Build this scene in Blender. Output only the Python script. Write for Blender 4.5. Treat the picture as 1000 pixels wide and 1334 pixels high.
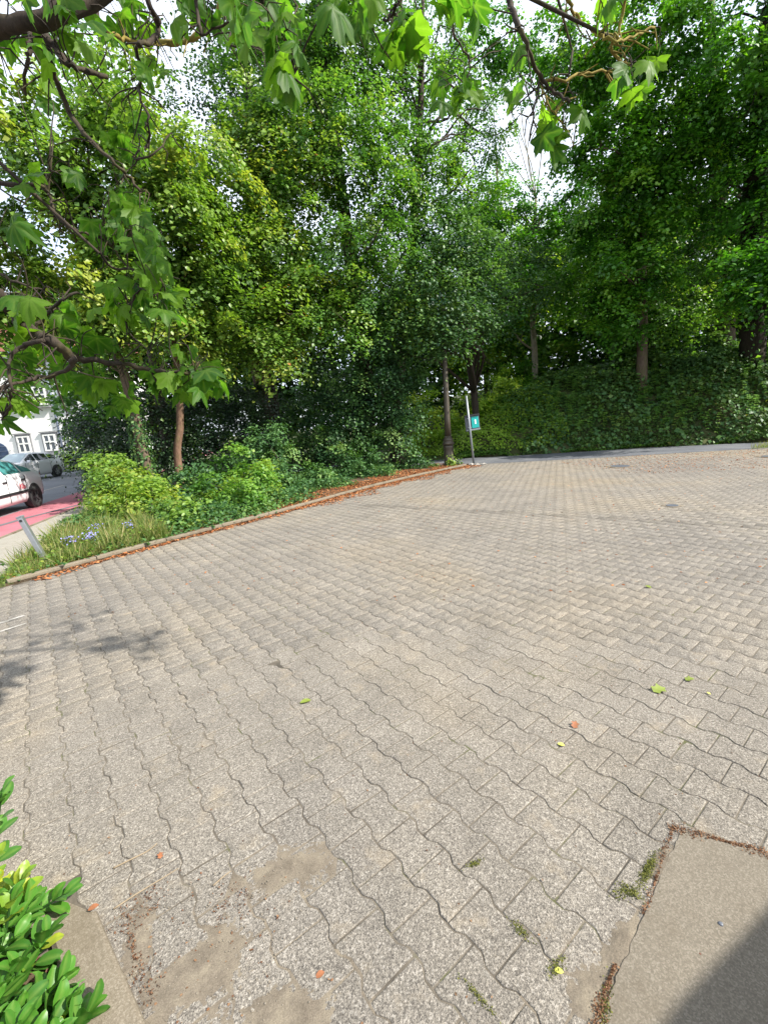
import bpy, bmesh, math, random
import numpy as np
from mathutils import Vector, Matrix

for o in list(bpy.data.objects):
    bpy.data.objects.remove(o)
SC = bpy.context.scene
COL = SC.collection
R = math.radians
random.seed(11)
RNG = np.random.default_rng(11)

# ------------------------------------------------------------------ camera
EYE = 1.6
pitch, roll, F_PX = R(11.5), R(4.3), 568.0
cam = bpy.data.cameras.new('camera')
cam.sensor_fit = 'HORIZONTAL'
cam.sensor_width = 36.0
cam.lens = 36.0 * F_PX / 1000.0
cam.clip_start = 0.05
cam.clip_end = 1000
camo = bpy.data.objects.new('camera', cam)
COL.objects.link(camo)
Fv = Vector((0, math.cos(pitch), -math.sin(pitch)))
R0 = Vector((1, 0, 0))
U0 = R0.cross(Fv)
Rv = R0 * math.cos(roll) - U0 * math.sin(roll)
Uv = U0 * math.cos(roll) + R0 * math.sin(roll)
camo.matrix_world = Matrix(((Rv.x, Uv.x, -Fv.x, 0), (Rv.y, Uv.y, -Fv.y, 0), (Rv.z, Uv.z, -Fv.z, EYE), (0, 0, 0, 1)))
SC.camera = camo

# ------------------------------------------------------------------ light and exposure
SUN_EL = R(42)
SUN_TRAVEL = Vector((-0.95, 0.31, 0)).normalized()
SUN_STRENGTH, SKY_STRENGTH = 3.9, 0.15
SC.view_settings.view_transform = 'Standard'
SC.view_settings.look = 'None'
SC.view_settings.gamma = 1
SC.view_settings.use_curve_mapping = False
SC.view_settings.exposure = 1.42
w = bpy.data.worlds.new('World')
SC.world = w
w.use_nodes = True
nt = w.node_tree
nt.nodes.clear()
wo = nt.nodes.new('ShaderNodeOutputWorld')
bg = nt.nodes.new('ShaderNodeBackground')
bg.inputs['Strength'].default_value = SKY_STRENGTH
sky = nt.nodes.new('ShaderNodeTexSky')
sky.sky_type = 'NISHITA'
sky.sun_disc = False
sky.sun_elevation = SUN_EL
sky.sun_rotation = math.atan2(-SUN_TRAVEL.x, -SUN_TRAVEL.y)
sky.air_density = 1.0
sky.dust_density = 1.5
tc = nt.nodes.new('ShaderNodeTexCoord')
nz = nt.nodes.new('ShaderNodeTexNoise')
nz.inputs['Scale'].default_value = 2.2
nz.inputs['Detail'].default_value = 7
nz.inputs['Roughness'].default_value = 0.6
rp = nt.nodes.new('ShaderNodeValToRGB')
rp.color_ramp.elements[0].position = 0.30
rp.color_ramp.elements[0].color = (0.35, 0.35, 0.35, 1)
rp.color_ramp.elements[1].position = 0.52
rp.color_ramp.elements[1].color = (1, 1, 1, 1)
mx = nt.nodes.new('ShaderNodeMixRGB')
mx.inputs[2].default_value = (3.3, 3.6, 4.15, 1)
nt.links.new(tc.outputs['Generated'], nz.inputs['Vector'])
nt.links.new(nz.outputs['Fac'], rp.inputs['Fac'])
nt.links.new(rp.outputs['Color'], mx.inputs[0])
nt.links.new(sky.outputs['Color'], mx.inputs[1])
nt.links.new(mx.outputs[0], bg.inputs['Color'])
nt.links.new(bg.outputs[0], wo.inputs['Surface'])
sl = bpy.data.lights.new('sun', 'SUN')
sl.energy = SUN_STRENGTH
sl.angle = R(0.9)
sl.color = (1.0, 0.95, 0.87)
so = bpy.data.objects.new('sun', sl)
COL.objects.link(so)
sd = Vector((SUN_TRAVEL.x * math.cos(SUN_EL), SUN_TRAVEL.y * math.cos(SUN_EL), -math.sin(SUN_EL)))
so.rotation_euler = sd.to_track_quat('-Z', 'Y').to_euler()
SC.cycles.max_bounces = 8
SC.cycles.diffuse_bounces = 4
SC.cycles.transmission_bounces = 6
SC.cycles.transparent_max_bounces = 6
SC.cycles.sample_clamp_indirect = 6

# ------------------------------------------------------------------ materials
def newmat(name):
    m = bpy.data.materials.new(name)
    m.use_nodes = True
    m.node_tree.nodes.clear()
    return m, m.node_tree
def N(nt, t, **kw):
    n = nt.nodes.new(t)
    for k, v in kw.items():
        if k in n.inputs: n.inputs[k].default_value = v
        else: setattr(n, k, v)
    return n
def L(nt, a, b): nt.links.new(a, b)
def ramp(nt, fac, stops, interp='LINEAR'):
    r = nt.nodes.new('ShaderNodeValToRGB')
    r.color_ramp.interpolation = interp
    e = r.color_ramp.elements
    while len(e) < len(stops): e.new(0.5)
    for i, (p, c) in enumerate(stops):
        e[i].position = p
        e[i].color = (c[0], c[1], c[2], 1) if not isinstance(c, (int, float)) else (c, c, c, 1)
    if fac is not None: L(nt, fac, r.inputs['Fac'])
    return r.outputs['Color']
def mix(nt, fac, a, b, mode='MIX'):
    m = nt.nodes.new('ShaderNodeMixRGB')
    m.blend_type = mode
    for q, s, v in ((0, m.inputs[0], fac), (1, m.inputs[1], a), (2, m.inputs[2], b)):
        if isinstance(v, (int, float)): s.default_value = v if q == 0 else (v, v, v, 1)
        elif isinstance(v, tuple): s.default_value = (v[0], v[1], v[2], 1)
        else: L(nt, v, s)
    return m.outputs[0]
def noise(nt, vec, scale, detail=4, rough=0.55, out='Fac'):
    n = N(nt, 'ShaderNodeTexNoise', Scale=scale, Detail=detail, Roughness=rough)
    if vec is not None: L(nt, vec, n.inputs['Vector'])
    return n.outputs[out]
def math_(nt, op, a, b=0.0):
    m = nt.nodes.new('ShaderNodeMath'); m.operation = op
    for s, v in ((m.inputs[0], a), (m.inputs[1], b)):
        if isinstance(v, (int, float)): s.default_value = v
        else: L(nt, v, s)
    return m.outputs[0]
def finish(m, nt, col, rough=0.8, bump=None, bump_d=0.002, metallic=0.0, spec=0.5, bump_s=0.6):
    o = nt.nodes.new('ShaderNodeOutputMaterial')
    b = nt.nodes.new('ShaderNodeBsdfPrincipled')
    if isinstance(col, tuple): b.inputs['Base Color'].default_value = (*col[:3], 1)
    else: L(nt, col, b.inputs['Base Color'])
    if isinstance(rough, (int, float)): b.inputs['Roughness'].default_value = rough
    else: L(nt, rough, b.inputs['Roughness'])
    b.inputs['Metallic'].default_value = metallic
    b.inputs['Specular IOR Level'].default_value = spec
    if bump is not None:
        bn = N(nt, 'ShaderNodeBump', Strength=bump_s, Distance=bump_d)
        L(nt, bump, bn.inputs['Height'])
        L(nt, bn.outputs[0], b.inputs['Normal'])
    L(nt, b.outputs[0], o.inputs['Surface'])
    return m
def worldpos(nt): return nt.nodes.new('ShaderNodeNewGeometry').outputs['Position']

def simple(name, col, rough=0.6, metallic=0.0, var=0.15, scale=8.0, bump_d=0.001, spec=0.5):
    m, nt = newmat(name)
    p = worldpos(nt)
    n = noise(nt, p, scale, 6, 0.6)
    c = mix(nt, n, tuple(x * (1 - var) for x in col), tuple(min(1, x * (1 + var)) for x in col))
    return finish(m, nt, c, rough, n, bump_d, metallic, spec)

def leaf_mat(name, stops, rough=0.42, trans=0.45, spec=0.45, tcol=(1.25, 1.35, 0.55), veins=False):
    m, nt = newmat(name)
    at = N(nt, 'ShaderNodeAttribute', attribute_name='tone')
    c = ramp(nt, at.outputs['Fac'], stops)
    if veins:
        av = N(nt, 'ShaderNodeAttribute', attribute_name='vein')
        c = mix(nt, math_(nt, 'MULTIPLY', av.outputs['Fac'], 0.45), c, (0.22, 0.34, 0.07))
        pn = noise(nt, worldpos(nt), 45, 3)
        c = mix(nt, 0.35, c, mix(nt, pn, c, (0.03, 0.07, 0.012)))
    o = nt.nodes.new('ShaderNodeOutputMaterial')
    b = nt.nodes.new('ShaderNodeBsdfPrincipled')
    L(nt, c, b.inputs['Base Color'])
    b.inputs['Roughness'].default_value = rough
    b.inputs['Specular IOR Level'].default_value = spec
    t = nt.nodes.new('ShaderNodeBsdfTranslucent')
    L(nt, mix(nt, 1.0, c, tcol, 'MULTIPLY'), t.inputs['Color'])
    s = nt.nodes.new('ShaderNodeMixShader')
    s.inputs[0].default_value = trans
    L(nt, b.outputs[0], s.inputs[1]); L(nt, t.outputs[0], s.inputs[2])
    L(nt, s.outputs[0], o.inputs['Surface'])
    return m

def mat_paving():
    m, nt = newmat('washed_concrete_paver')
    p = worldpos(nt)
    tone = N(nt, 'ShaderNodeAttribute', attribute_name='tone').outputs['Fac']
    v = N(nt, 'ShaderNodeTexVoronoi', Scale=250.0); L(nt, p, v.inputs['Vector'])
    v2 = N(nt, 'ShaderNodeTexVoronoi', Scale=520.0); L(nt, p, v2.inputs['Vector'])
    sep = nt.nodes.new('ShaderNodeSeparateColor'); L(nt, v.outputs['Color'], sep.inputs[0])
    sep2 = nt.nodes.new('ShaderNodeSeparateColor'); L(nt, v2.outputs['Color'], sep2.inputs[0])
    chips = ramp(nt, sep.outputs[0], [(0.0, (0.062, 0.054, 0.046)), (0.28, (0.125, 0.110, 0.091)), (0.62, (0.185, 0.164, 0.134)), (0.86, (0.26, 0.23, 0.188)), (1.0, (0.36, 0.325, 0.27))])
    fine = ramp(nt, sep2.outputs[1], [(0.0, (0.055, 0.050, 0.042)), (0.5, (0.165, 0.148, 0.123)), (1.0, (0.34, 0.31, 0.26))])
    c = mix(nt, 0.45, chips, fine)
    dk = N(nt, 'ShaderNodeTexVoronoi', Scale=165.0); L(nt, p, dk.inputs['Vector'])
    sp = nt.nodes.new('ShaderNodeSeparateColor'); L(nt, dk.outputs['Color'], sp.inputs[0])
    c = mix(nt, ramp(nt, sp.outputs[2], [(0.80, 0.0), (0.92, 0.5)]), c, (0.06, 0.053, 0.045))
    c = mix(nt, ramp(nt, sp.outputs[0], [(0.86, 0.0), (0.97, 0.45)]), c, (0.42, 0.385, 0.33))
    # per stone tone
    t = ramp(nt, tone, [(0.0, 0.50), (0.2, 0.97), (1.0, 1.15)])
    c = mix(nt, 1.0, c, t, 'MULTIPLY')
    # warm sandy dirt and cooler worn areas, metres across
    big = noise(nt, p, 0.33, 4, 0.6)
    c = mix(nt, 1.0, c, ramp(nt, big, [(0.34, (0.86, 0.87, 0.90)), (0.5, (1, 1, 1)), (0.66, (1.10, 1.04, 0.93))]), 'MULTIPLY')
    mid = noise(nt, p, 2.3, 5, 0.65)
    c = mix(nt, 1.0, c, ramp(nt, mid, [(0.3, 0.86), (0.5, 1.0), (0.7, 1.13)]), 'MULTIPLY')
    s = noise(nt, p, 5.0, 6, 0.7)
    c = mix(nt, ramp(nt, s, [(0.56, 0.0), (0.74, 0.55)]), c, (0.30, 0.245, 0.17))
    # tyre-worn lighter lanes and a few old dark drips
    wv = noise(nt, p, 0.9, 3, 0.5)
    c = mix(nt, ramp(nt, wv, [(0.62, 0.0), (0.75, 0.35)]), c, (0.10, 0.092, 0.08))
    dr = noise(nt, p, 17, 3, 0.6)
    c = mix(nt, ramp(nt, dr, [(0.70, 0.0), (0.76, 0.5)]), c, (0.07, 0.06, 0.05))
    h = math_(nt, 'ADD', v.outputs['Distance'], noise(nt, p, 400, 2))
    return finish(m, nt, c, 0.93, h, 0.0022, spec=0.25, bump_s=0.8)

def mat_joint():
    m, nt = newmat('joint_sand')
    p = worldpos(nt)
    c = ramp(nt, noise(nt, p, 3.0, 6, 0.7), [(0.35, (0.045, 0.038, 0.028)), (0.45, (0.08, 0.067, 0.05)), (0.54, (0.125, 0.106, 0.08)), (0.63, (0.065, 0.07, 0.022)), (0.72, (0.10, 0.085, 0.06))])
    return finish(m, nt, c, 0.95, noise(nt, p, 120, 4), 0.004)

def mat_ground(name, a, b, c3, s1=1.5, s2=40, bd=0.01):
    m, nt = newmat(name)
    p = worldpos(nt)
    n = noise(nt, p, s1, 6, 0.6); n2 = noise(nt, p, s2, 5, 0.7)
    c = ramp(nt, n, [(0.35, a), (0.5, b), (0.68, c3)])
    c = mix(nt, 1.0, c, ramp(nt, n2, [(0.3, 0.7), (0.7, 1.3)]), 'MULTIPLY')
    return finish(m, nt, c, 0.93, n2, bd, spec=0.2)

def mat_concrete(name, a=(0.20, 0.185, 0.155), b=(0.33, 0.305, 0.25), grime=(0.13, 0.11, 0.075)):
    m, nt = newmat(name)
    p = worldpos(nt)
    v = N(nt, 'ShaderNodeTexVoronoi', Scale=260.0); L(nt, p, v.inputs['Vector'])
    sep = nt.nodes.new('ShaderNodeSeparateColor'); L(nt, v.outputs['Color'], sep.inputs[0])
    c = mix(nt, noise(nt, p, 7, 6, 0.65), a, b)
    c = mix(nt, 0.30, c, ramp(nt, sep.outputs[0], [(0, (0.07, 0.06, 0.045)), (0.6, (0.18, 0.155, 0.12)), (1, (0.36, 0.32, 0.26))]))
    g = noise(nt, p, 2.6, 6, 0.7)
    c = mix(nt, ramp(nt, g, [(0.5, 0.0), (0.7, 0.8)]), c, grime)
    return finish(m, nt, c, 0.9, math_(nt, 'ADD', noise(nt, p, 90, 5), noise(nt, p, 500, 2)), 0.003, spec=0.25)

def mat_bark(name, a, b, moss=(0.10, 0.12, 0.03), mossy=0.5):
    m, nt = newmat(name)
    p = worldpos(nt)
    mp = N(nt, 'ShaderNodeMapping'); mp.inputs['Scale'].default_value = (1, 1, 0.22); L(nt, p, mp.inputs['Vector'])
    n = noise(nt, mp.outputs[0], 28, 6, 0.7)
    c = ramp(nt, n, [(0.3, a), (0.65, b)])
    g = noise(nt, p, 6, 5, 0.65)
    c = mix(nt, ramp(nt, g, [(0.5, 0.0), (0.68, mossy)]), c, moss)
    return finish(m, nt, c, 0.9, n, 0.012, spec=0.2)

M = {}
M['paver'] = mat_paving()
M['joint'] = mat_joint()
M['soil'] = mat_ground('woodland_soil', (0.05, 0.035, 0.022), (0.085, 0.06, 0.036), (0.12, 0.09, 0.055))
M['earth'] = mat_ground('grassy_earth', (0.04, 0.05, 0.02), (0.06, 0.07, 0.025), (0.09, 0.08, 0.04))
M['dirt'] = mat_ground('sandy_dirt', (0.12, 0.10, 0.075), (0.155, 0.13, 0.098), (0.20, 0.17, 0.125), 14, 260, 0.004)
M['rust_dirt'] = mat_ground('brown_crumbs', (0.07, 0.035, 0.02), (0.13, 0.075, 0.04), (0.2, 0.14, 0.08), 14, 120, 0.01)
M['asphalt'] = mat_ground('asphalt', (0.085, 0.09, 0.1), (0.11, 0.115, 0.125), (0.14, 0.145, 0.15), 0.8, 180, 0.003)
M['street'] = mat_ground('street_asphalt', (0.13, 0.135, 0.15), (0.16, 0.165, 0.18), (0.19, 0.195, 0.21), 0.5, 120, 0.003)
M['red_lane'] = mat_ground('red_lane_surface', (0.29, 0.10, 0.12), (0.34, 0.12, 0.145), (0.39, 0.15, 0.175), 0.9, 90, 0.002)
M['white_line'] = mat_ground('worn_white_paint', (0.18, 0.165, 0.14), (0.28, 0.265, 0.235), (0.42, 0.40, 0.37), 6, 60, 0.001)
M['concrete'] = mat_concrete('cast_concrete', (0.15, 0.135, 0.11), (0.24, 0.215, 0.17))
M['slab'] = mat_concrete('footpath_slab', (0.25, 0.235, 0.2), (0.34, 0.32, 0.275), (0.21, 0.19, 0.15))
M['kerb'] = mat_concrete('kerb_concrete', (0.14, 0.115, 0.08), (0.21, 0.175, 0.125), (0.09, 0.07, 0.042))
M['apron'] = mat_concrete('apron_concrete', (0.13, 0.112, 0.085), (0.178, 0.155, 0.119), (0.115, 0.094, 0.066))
M['bark'] = mat_bark('grey_brown_bark', (0.05, 0.036, 0.026), (0.15, 0.11, 0.08))
M['bark_dark'] = mat_bark('dark_bark', (0.022, 0.018, 0.015), (0.065, 0.05, 0.038), (0.05, 0.06, 0.02), 0.5)
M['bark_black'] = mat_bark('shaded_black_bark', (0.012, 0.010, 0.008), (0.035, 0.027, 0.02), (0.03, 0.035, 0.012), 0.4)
M['bark_red'] = mat_bark('reddish_bark', (0.085, 0.048, 0.03), (0.22, 0.135, 0.09), (0.14, 0.13, 0.05), 0.4)
M['bark_pale'] = mat_bark('pale_bark', (0.16, 0.14, 0.10), (0.34, 0.30, 0.23), (0.13, 0.15, 0.06), 0.5)
M['twig'] = mat_bark('maple_twig_bark', (0.022, 0.018, 0.015), (0.06, 0.046, 0.034), (0.10, 0.09, 0.025), 0.45)
M['twig_moss'] = mat_bark('mossy_twig_bark', (0.12, 0.085, 0.02), (0.26, 0.20, 0.05), (0.22, 0.22, 0.04), 0.7)
G = lambda *s: list(s)
M['leaf_light'] = leaf_mat('light_maple_foliage', G((0, (0.041, 0.100, 0.020)), (0.4, (0.117, 0.225, 0.033)), (0.8, (0.217, 0.333, 0.049)), (0.93, (0.300, 0.350, 0.059)), (0.97, (0.367, 0.184, 0.049)), (1, (0.416, 0.151, 0.049))))
M['leaf_mid'] = leaf_mat('mid_green_foliage', G((0, (0.035, 0.094, 0.022)), (0.5, (0.096, 0.224, 0.035)), (0.9, (0.195, 0.342, 0.052)), (1, (0.330, 0.330, 0.078))))
M['leaf_dark'] = leaf_mat('dark_green_foliage', G((0, (0.020, 0.060, 0.025)), (0.5, (0.052, 0.121, 0.036)), (0.9, (0.112, 0.222, 0.053)), (1, (0.202, 0.262, 0.072))), 0.48, 0.35, 0.35)
M['leaf_vivid'] = leaf_mat('vivid_green_foliage', G((0, (0.023, 0.083, 0.010)), (0.5, (0.066, 0.207, 0.017)), (0.9, (0.149, 0.338, 0.023)), (1, (0.248, 0.330, 0.050))), 0.38, 0.45)
M['leaf_yellow'] = leaf_mat('sunlit_yellow_green_foliage', G((0, (0.126, 0.225, 0.030)), (0.5, (0.300, 0.478, 0.051)), (1, (0.551, 0.651, 0.076))))  # yellow-green leaves, colour brightened to stand for sun on the shaded bank
M['leaf_ivy'] = leaf_mat('ivy_foliage', G((0, (0.021, 0.063, 0.021)), (0.5, (0.056, 0.133, 0.042)), (0.85, (0.112, 0.224, 0.056)), (1, (0.182, 0.252, 0.070))), 0.5, 0.3, 0.3)
M['leaf_bank'] = leaf_mat('bank_foliage', G((0, (0.022, 0.050, 0.013)), (0.35, (0.056, 0.112, 0.025)), (0.7, (0.101, 0.179, 0.034)), (0.9, (0.168, 0.246, 0.039)), (0.95, (0.179, 0.112, 0.045)), (1, (0.224, 0.134, 0.056))), 0.5, 0.4, 0.3)
M['leaf_yew'] = leaf_mat('yew_needles', G((0, (0.010, 0.029, 0.013)), (0.6, (0.029, 0.065, 0.023)), (1, (0.065, 0.117, 0.033))), 0.4, 0.15)
M['grass'] = leaf_mat('dry_grass', G((0, (0.06, 0.11, 0.02)), (0.45, (0.13, 0.19, 0.04)), (0.75, (0.25, 0.25, 0.08)), (1, (0.38, 0.31, 0.15))), 0.6, 0.4)
M['litter'] = leaf_mat('fallen_brown_leaves', G((0, (0.077, 0.033, 0.017)), (0.35, (0.220, 0.083, 0.033)), (0.7, (0.396, 0.154, 0.055)), (1, (0.550, 0.308, 0.143))), 0.7, 0.15, 0.2, (1.1, 0.9, 0.7))
M['litter_dull'] = leaf_mat('crumbled_brown_leaves', G((0, (0.05, 0.025, 0.014)), (0.5, (0.13, 0.062, 0.034)), (1, (0.26, 0.16, 0.09))), 0.8, 0.1, 0.1, (1.1, 0.9, 0.7))
M['maple_leaf'] = leaf_mat('overhanging_maple_leaf', G((0, (0.03, 0.095, 0.014)), (0.5, (0.07, 0.18, 0.018)), (1, (0.15, 0.28, 0.025))), 0.5, 0.65, 0.28, (1.35, 1.5, 0.5), veins=True)
M['shrub_leaf'] = leaf_mat('glossy_shrub_leaf', G((0, (0.033, 0.132, 0.017)), (0.6, (0.077, 0.242, 0.022)), (0.72, (0.242, 0.363, 0.033)), (1, (0.605, 0.605, 0.055))), 0.38, 0.35, 0.4, (1.2, 1.3, 0.6), veins=True)
M['flower'] = simple('lavender_blue_petals', (0.25, 0.24, 0.6), 0.6, var=0.3, scale=60)
M['steel'] = simple('galvanised_steel', (0.42, 0.44, 0.45), 0.38, 0.85, 0.2, 20)
M['steel_pale'] = simple('weathered_zinc', (0.24, 0.26, 0.28), 0.5, 0.5, 0.2, 14)
M['lamp_iron'] = simple('brown_painted_iron', (0.075, 0.062, 0.045), 0.5, 0.3, 0.3, 12)
M['black'] = simple('black_plastic', (0.02, 0.02, 0.022), 0.45)
M['tyre'] = simple('tyre_rubber', (0.018, 0.018, 0.018), 0.75, bump_d=0.003)
M['rim'] = simple('grey_wheel', (0.12, 0.12, 0.125), 0.35, 0.7)
M['hubcap'] = simple('silver_wheel', (0.4, 0.4, 0.42), 0.3, 0.8)
M['teal'] = simple('turquoise_panel', (0.01, 0.36, 0.33), 0.35, var=0.1)
M['white_mark'] = simple('white_print', (0.8, 0.8, 0.8), 0.4, var=0.03)
M['grey_panel'] = simple('dark_grey_panel', (0.10, 0.11, 0.13), 0.4)
M['car_white'] = simple('white_car_paint', (0.72, 0.72, 0.73), 0.22, 0.0, 0.03, 2, 0.0, 0.6)
M['car_blue'] = simple('dark_blue_car_paint', (0.035, 0.06, 0.12), 0.2, 0.3, 0.05, 2, 0.0, 0.6)
M['glass_teal'] = simple('greenish_car_glass', (0.06, 0.22, 0.22), 0.06, 0.0, 0.5, 3, 0.0, 0.9)
M['glass_dark'] = simple('dark_car_glass', (0.02, 0.025, 0.03), 0.05, 0.0, 0.4, 3, 0.0, 0.9)
M['glass_pale'] = simple('pale_windscreen_glass', (0.28, 0.36, 0.38), 0.06, 0.0, 0.3, 2, 0.0, 0.9)
M['red_text'] = simple('red_lettering', (0.6, 0.03, 0.06), 0.4, var=0.05)
M['headlight'] = simple('headlight_lens', (0.5, 0.53, 0.56), 0.1, 0.2, 0.2, 30, 0)
M['tail'] = simple('red_tail_lens', (0.35, 0.01, 0.01), 0.15)
M['render_white'] = simple('white_render', (0.8, 0.8, 0.79), 0.85, var=0.06, scale=1.2, bump_d=0.004)
M['frame_white'] = simple('white_window_frame', (0.72, 0.72, 0.7), 0.4, var=0.03)
M['sur_grey'] = simple('grey_stone_surround', (0.27, 0.27, 0.28), 0.7)
M['pane'] = simple('window_pane', (0.06, 0.075, 0.085), 0.08, 0, 0.6, 1.5, 0, 0.8)
M['pipe'] = simple('blue_grey_pipe', (0.14, 0.17, 0.24), 0.45)
M['door_blue'] = simple('dark_blue_door', (0.04, 0.07, 0.14), 0.4)
M['roof'] = mat_ground('red_roof_tile', (0.16, 0.06, 0.045), (0.20, 0.08, 0.06), (0.25, 0.11, 0.08), 2, 12, 0.03)
M['stick'] = simple('dead_twig', (0.22, 0.17, 0.11), 0.8, var=0.3, scale=60)
M['leaf_orange'] = simple('orange_dead_leaf', (0.24, 0.09, 0.035), 0.6, var=0.35, scale=90)
M['leaf_lime'] = simple('yellow_fallen_leaf', (0.55, 0.55, 0.10), 0.5, var=0.25, scale=90)
M['leaf_olive'] = simple('olive_fallen_leaf', (0.16, 0.20, 0.03), 0.5, var=0.35, scale=90)
M['moss'] = leaf_mat('joint_moss', G((0, (0.045, 0.06, 0.010)), (1, (0.17, 0.17, 0.025))), 0.8, 0.2)
M['chips'] = simple('bark_mulch', (0.13, 0.062, 0.038), 0.85, var=0.5, scale=30, bump_d=0.004)
M['pebble'] = simple('pebble_grit', (0.17, 0.145, 0.11), 0.8, var=0.6, scale=40)

# ------------------------------------------------------------------ object helpers
def tag(o, label=None, cat=None, group=None, kind=None):
    if label: o['label'] = label
    if cat: o['category'] = cat
    if group: o['group'] = group
    if kind: o['kind'] = kind
    return o
def link(name, me, parent=None, mats=(), smooth=False):
    o = bpy.data.objects.new(name, me)
    COL.objects.link(o)
    for m in mats: me.materials.append(m)
    if parent is not None: o.parent = parent
    if smooth and len(me.polygons): me.polygons.foreach_set('use_smooth', [True] * len(me.polygons))
    return o
def empty(name, loc=(0, 0, 0), rz=0.0, **kw):
    o = bpy.data.objects.new(name, None)
    o.empty_display_size = 0.2
    COL.objects.link(o)
    o.location = loc
    o.rotation_euler = (0, 0, rz)
    return tag(o, **kw)
def mesh_np(name, V, faces_k, k, attrs=None):
    """V (n,3); faces_k (m,k) int array"""
    me = bpy.data.meshes.new(name)
    n, m = len(V), len(faces_k)
    me.vertices.add(n)
    me.vertices.foreach_set('co', np.ascontiguousarray(V, dtype=np.float32).ravel())
    me.loops.add(m * k)
    me.loops.foreach_set('vertex_index', np.ascontiguousarray(faces_k, dtype=np.int32).ravel())
    me.polygons.add(m)
    me.polygons.foreach_set('loop_start', np.arange(0, m * k, k, dtype=np.int32))
    me.polygons.foreach_set('loop_total', np.full(m, k, dtype=np.int32))
    for a, d in (attrs or {}).items():
        at = me.attributes.new(a, 'FLOAT', 'POINT')
        at.data.foreach_set('value', np.ascontiguousarray(d, dtype=np.float32))
    me.update(calc_edges=True)
    return me
def add_box(bm, c, s, rot=None):
    mt = Matrix.Translation(c) @ (rot.to_4x4() if rot else Matrix()) @ Matrix.Diagonal((s[0], s[1], s[2], 1))
    return bmesh.ops.create_cube(bm, size=1, matrix=mt)['verts']
def bm_obj(name, bm, mats, parent=None, smooth=False, bevel=0.0):
    if bevel:
        bmesh.ops.bevel(bm, geom=list(bm.edges), offset=bevel, segments=2, affect='EDGES', profile=0.6)
    me = bpy.data.meshes.new(name)
    bm.to_mesh(me); bm.free()
    return link(name, me, parent, mats, smooth)
def box(name, c, s, mat, parent=None, rz=0.0, bevel=0.0):
    bm = bmesh.new()
    add_box(bm, c, s, Matrix.Rotation(rz, 3, 'Z'))
    return bm_obj(name, bm, [mat], parent, bevel=bevel)
class Tubes:
    def __init__(s): s.V = []; s.F = []; s.n = 0
    def add(s, pts, radii, sides=6, cap=True, wob=0.0):
        pts = [Vector(p) for p in pts]
        up = None
        base = s.n
        for i, p in enumerate(pts):
            t = (pts[min(i + 1, len(pts) - 1)] - pts[max(i - 1, 0)])
            t = t.normalized() if t.length > 1e-9 else Vector((0, 0, 1))
            if up is None:
                up = t.orthogonal().normalized()
            up = (up - t * up.dot(t))
            up = up.normalized() if up.length > 1e-6 else t.orthogonal().normalized()
            bn = t.cross(up)
            for k in range(sides):
                a = 2 * math.pi * k / sides
                r = radii[i] * (1 + wob * math.sin(3 * a + i * 1.3) + wob * random.uniform(-.6, .6))
                s.V.append(tuple(p + up * (math.cos(a) * r) + bn * (math.sin(a) * r)))
        for i in range(len(pts) - 1):
            for k in range(sides):
                a = base + i * sides + k; b = base + i * sides + (k + 1) % sides
                s.F.append((a, b, b + sides, a + sides))
        s.n += len(pts) * sides
        if cap:
            for e in (0, len(pts) - 1):
                c = s.n; s.V.append(tuple(pts[e])); s.n += 1
                for k in range(sides):
                    a = base + e * sides + k; b = base + e * sides + (k + 1) % sides
                    s.F.append((b, a, c, c) if e == 0 else (a, b, c, c))
    def obj(s, name, mats, parent=None, smooth=True):
        me = bpy.data.meshes.new(name)
        me.from_pydata(s.V, [], [f if f[2] != f[3] else f[:3] for f in s.F])
        return link(name, me, parent, mats, smooth)
def spline(pts, n=4):
    P = [Vector(p) for p in pts]
    if len(P) < 3: return P
    out = []
    for i in range(len(P) - 1):
        p0, p1, p2, p3 = P[max(i - 1, 0)], P[i], P[i + 1], P[min(i + 2, len(P) - 1)]
        for j in range(n):
            t = j / n
            out.append(0.5 * ((2 * p1) + (p2 - p0) * t + (2 * p0 - 5 * p1 + 4 * p2 - p3) * t * t + (3 * p1 - p0 - 3 * p2 + p3) * t ** 3))
    out.append(P[-1])
    return out
def lerp_list(r, n): return list(np.interp(np.linspace(0, 1, n), np.linspace(0, 1, len(r)), r))
def inside(poly, x, y):
    c = False
    j = len(poly) - 1
    for i in range(len(poly)):
        xi, yi = poly[i]; xj, yj = poly[j]
        if (yi > y) != (yj > y) and x < (xj - xi) * (y - yi) / (yj - yi) + xi: c = not c
        j = i
    return c
def sheet(name, poly, z, mat, parent=None, kind=None, thick=0.0):
    bm = bmesh.new()
    vs = [bm.verts.new((x, y, z)) for x, y in poly]
    f = bm.faces.new(vs)
    f.normal_update()
    if f.normal.z < 0: f.normal_flip()
    if thick:
        r = bmesh.ops.extrude_face_region(bm, geom=[f])
        for v in [g for g in r['geom'] if isinstance(g, bmesh.types.BMVert)]: v.co.z -= thick
        bmesh.ops.recalc_face_normals(bm, faces=bm.faces)
    else:
        bmesh.ops.triangulate(bm, faces=bm.faces)
    o = bm_obj(name, bm, [mat], parent)
    if kind: o['kind'] = kind
    return o

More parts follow.
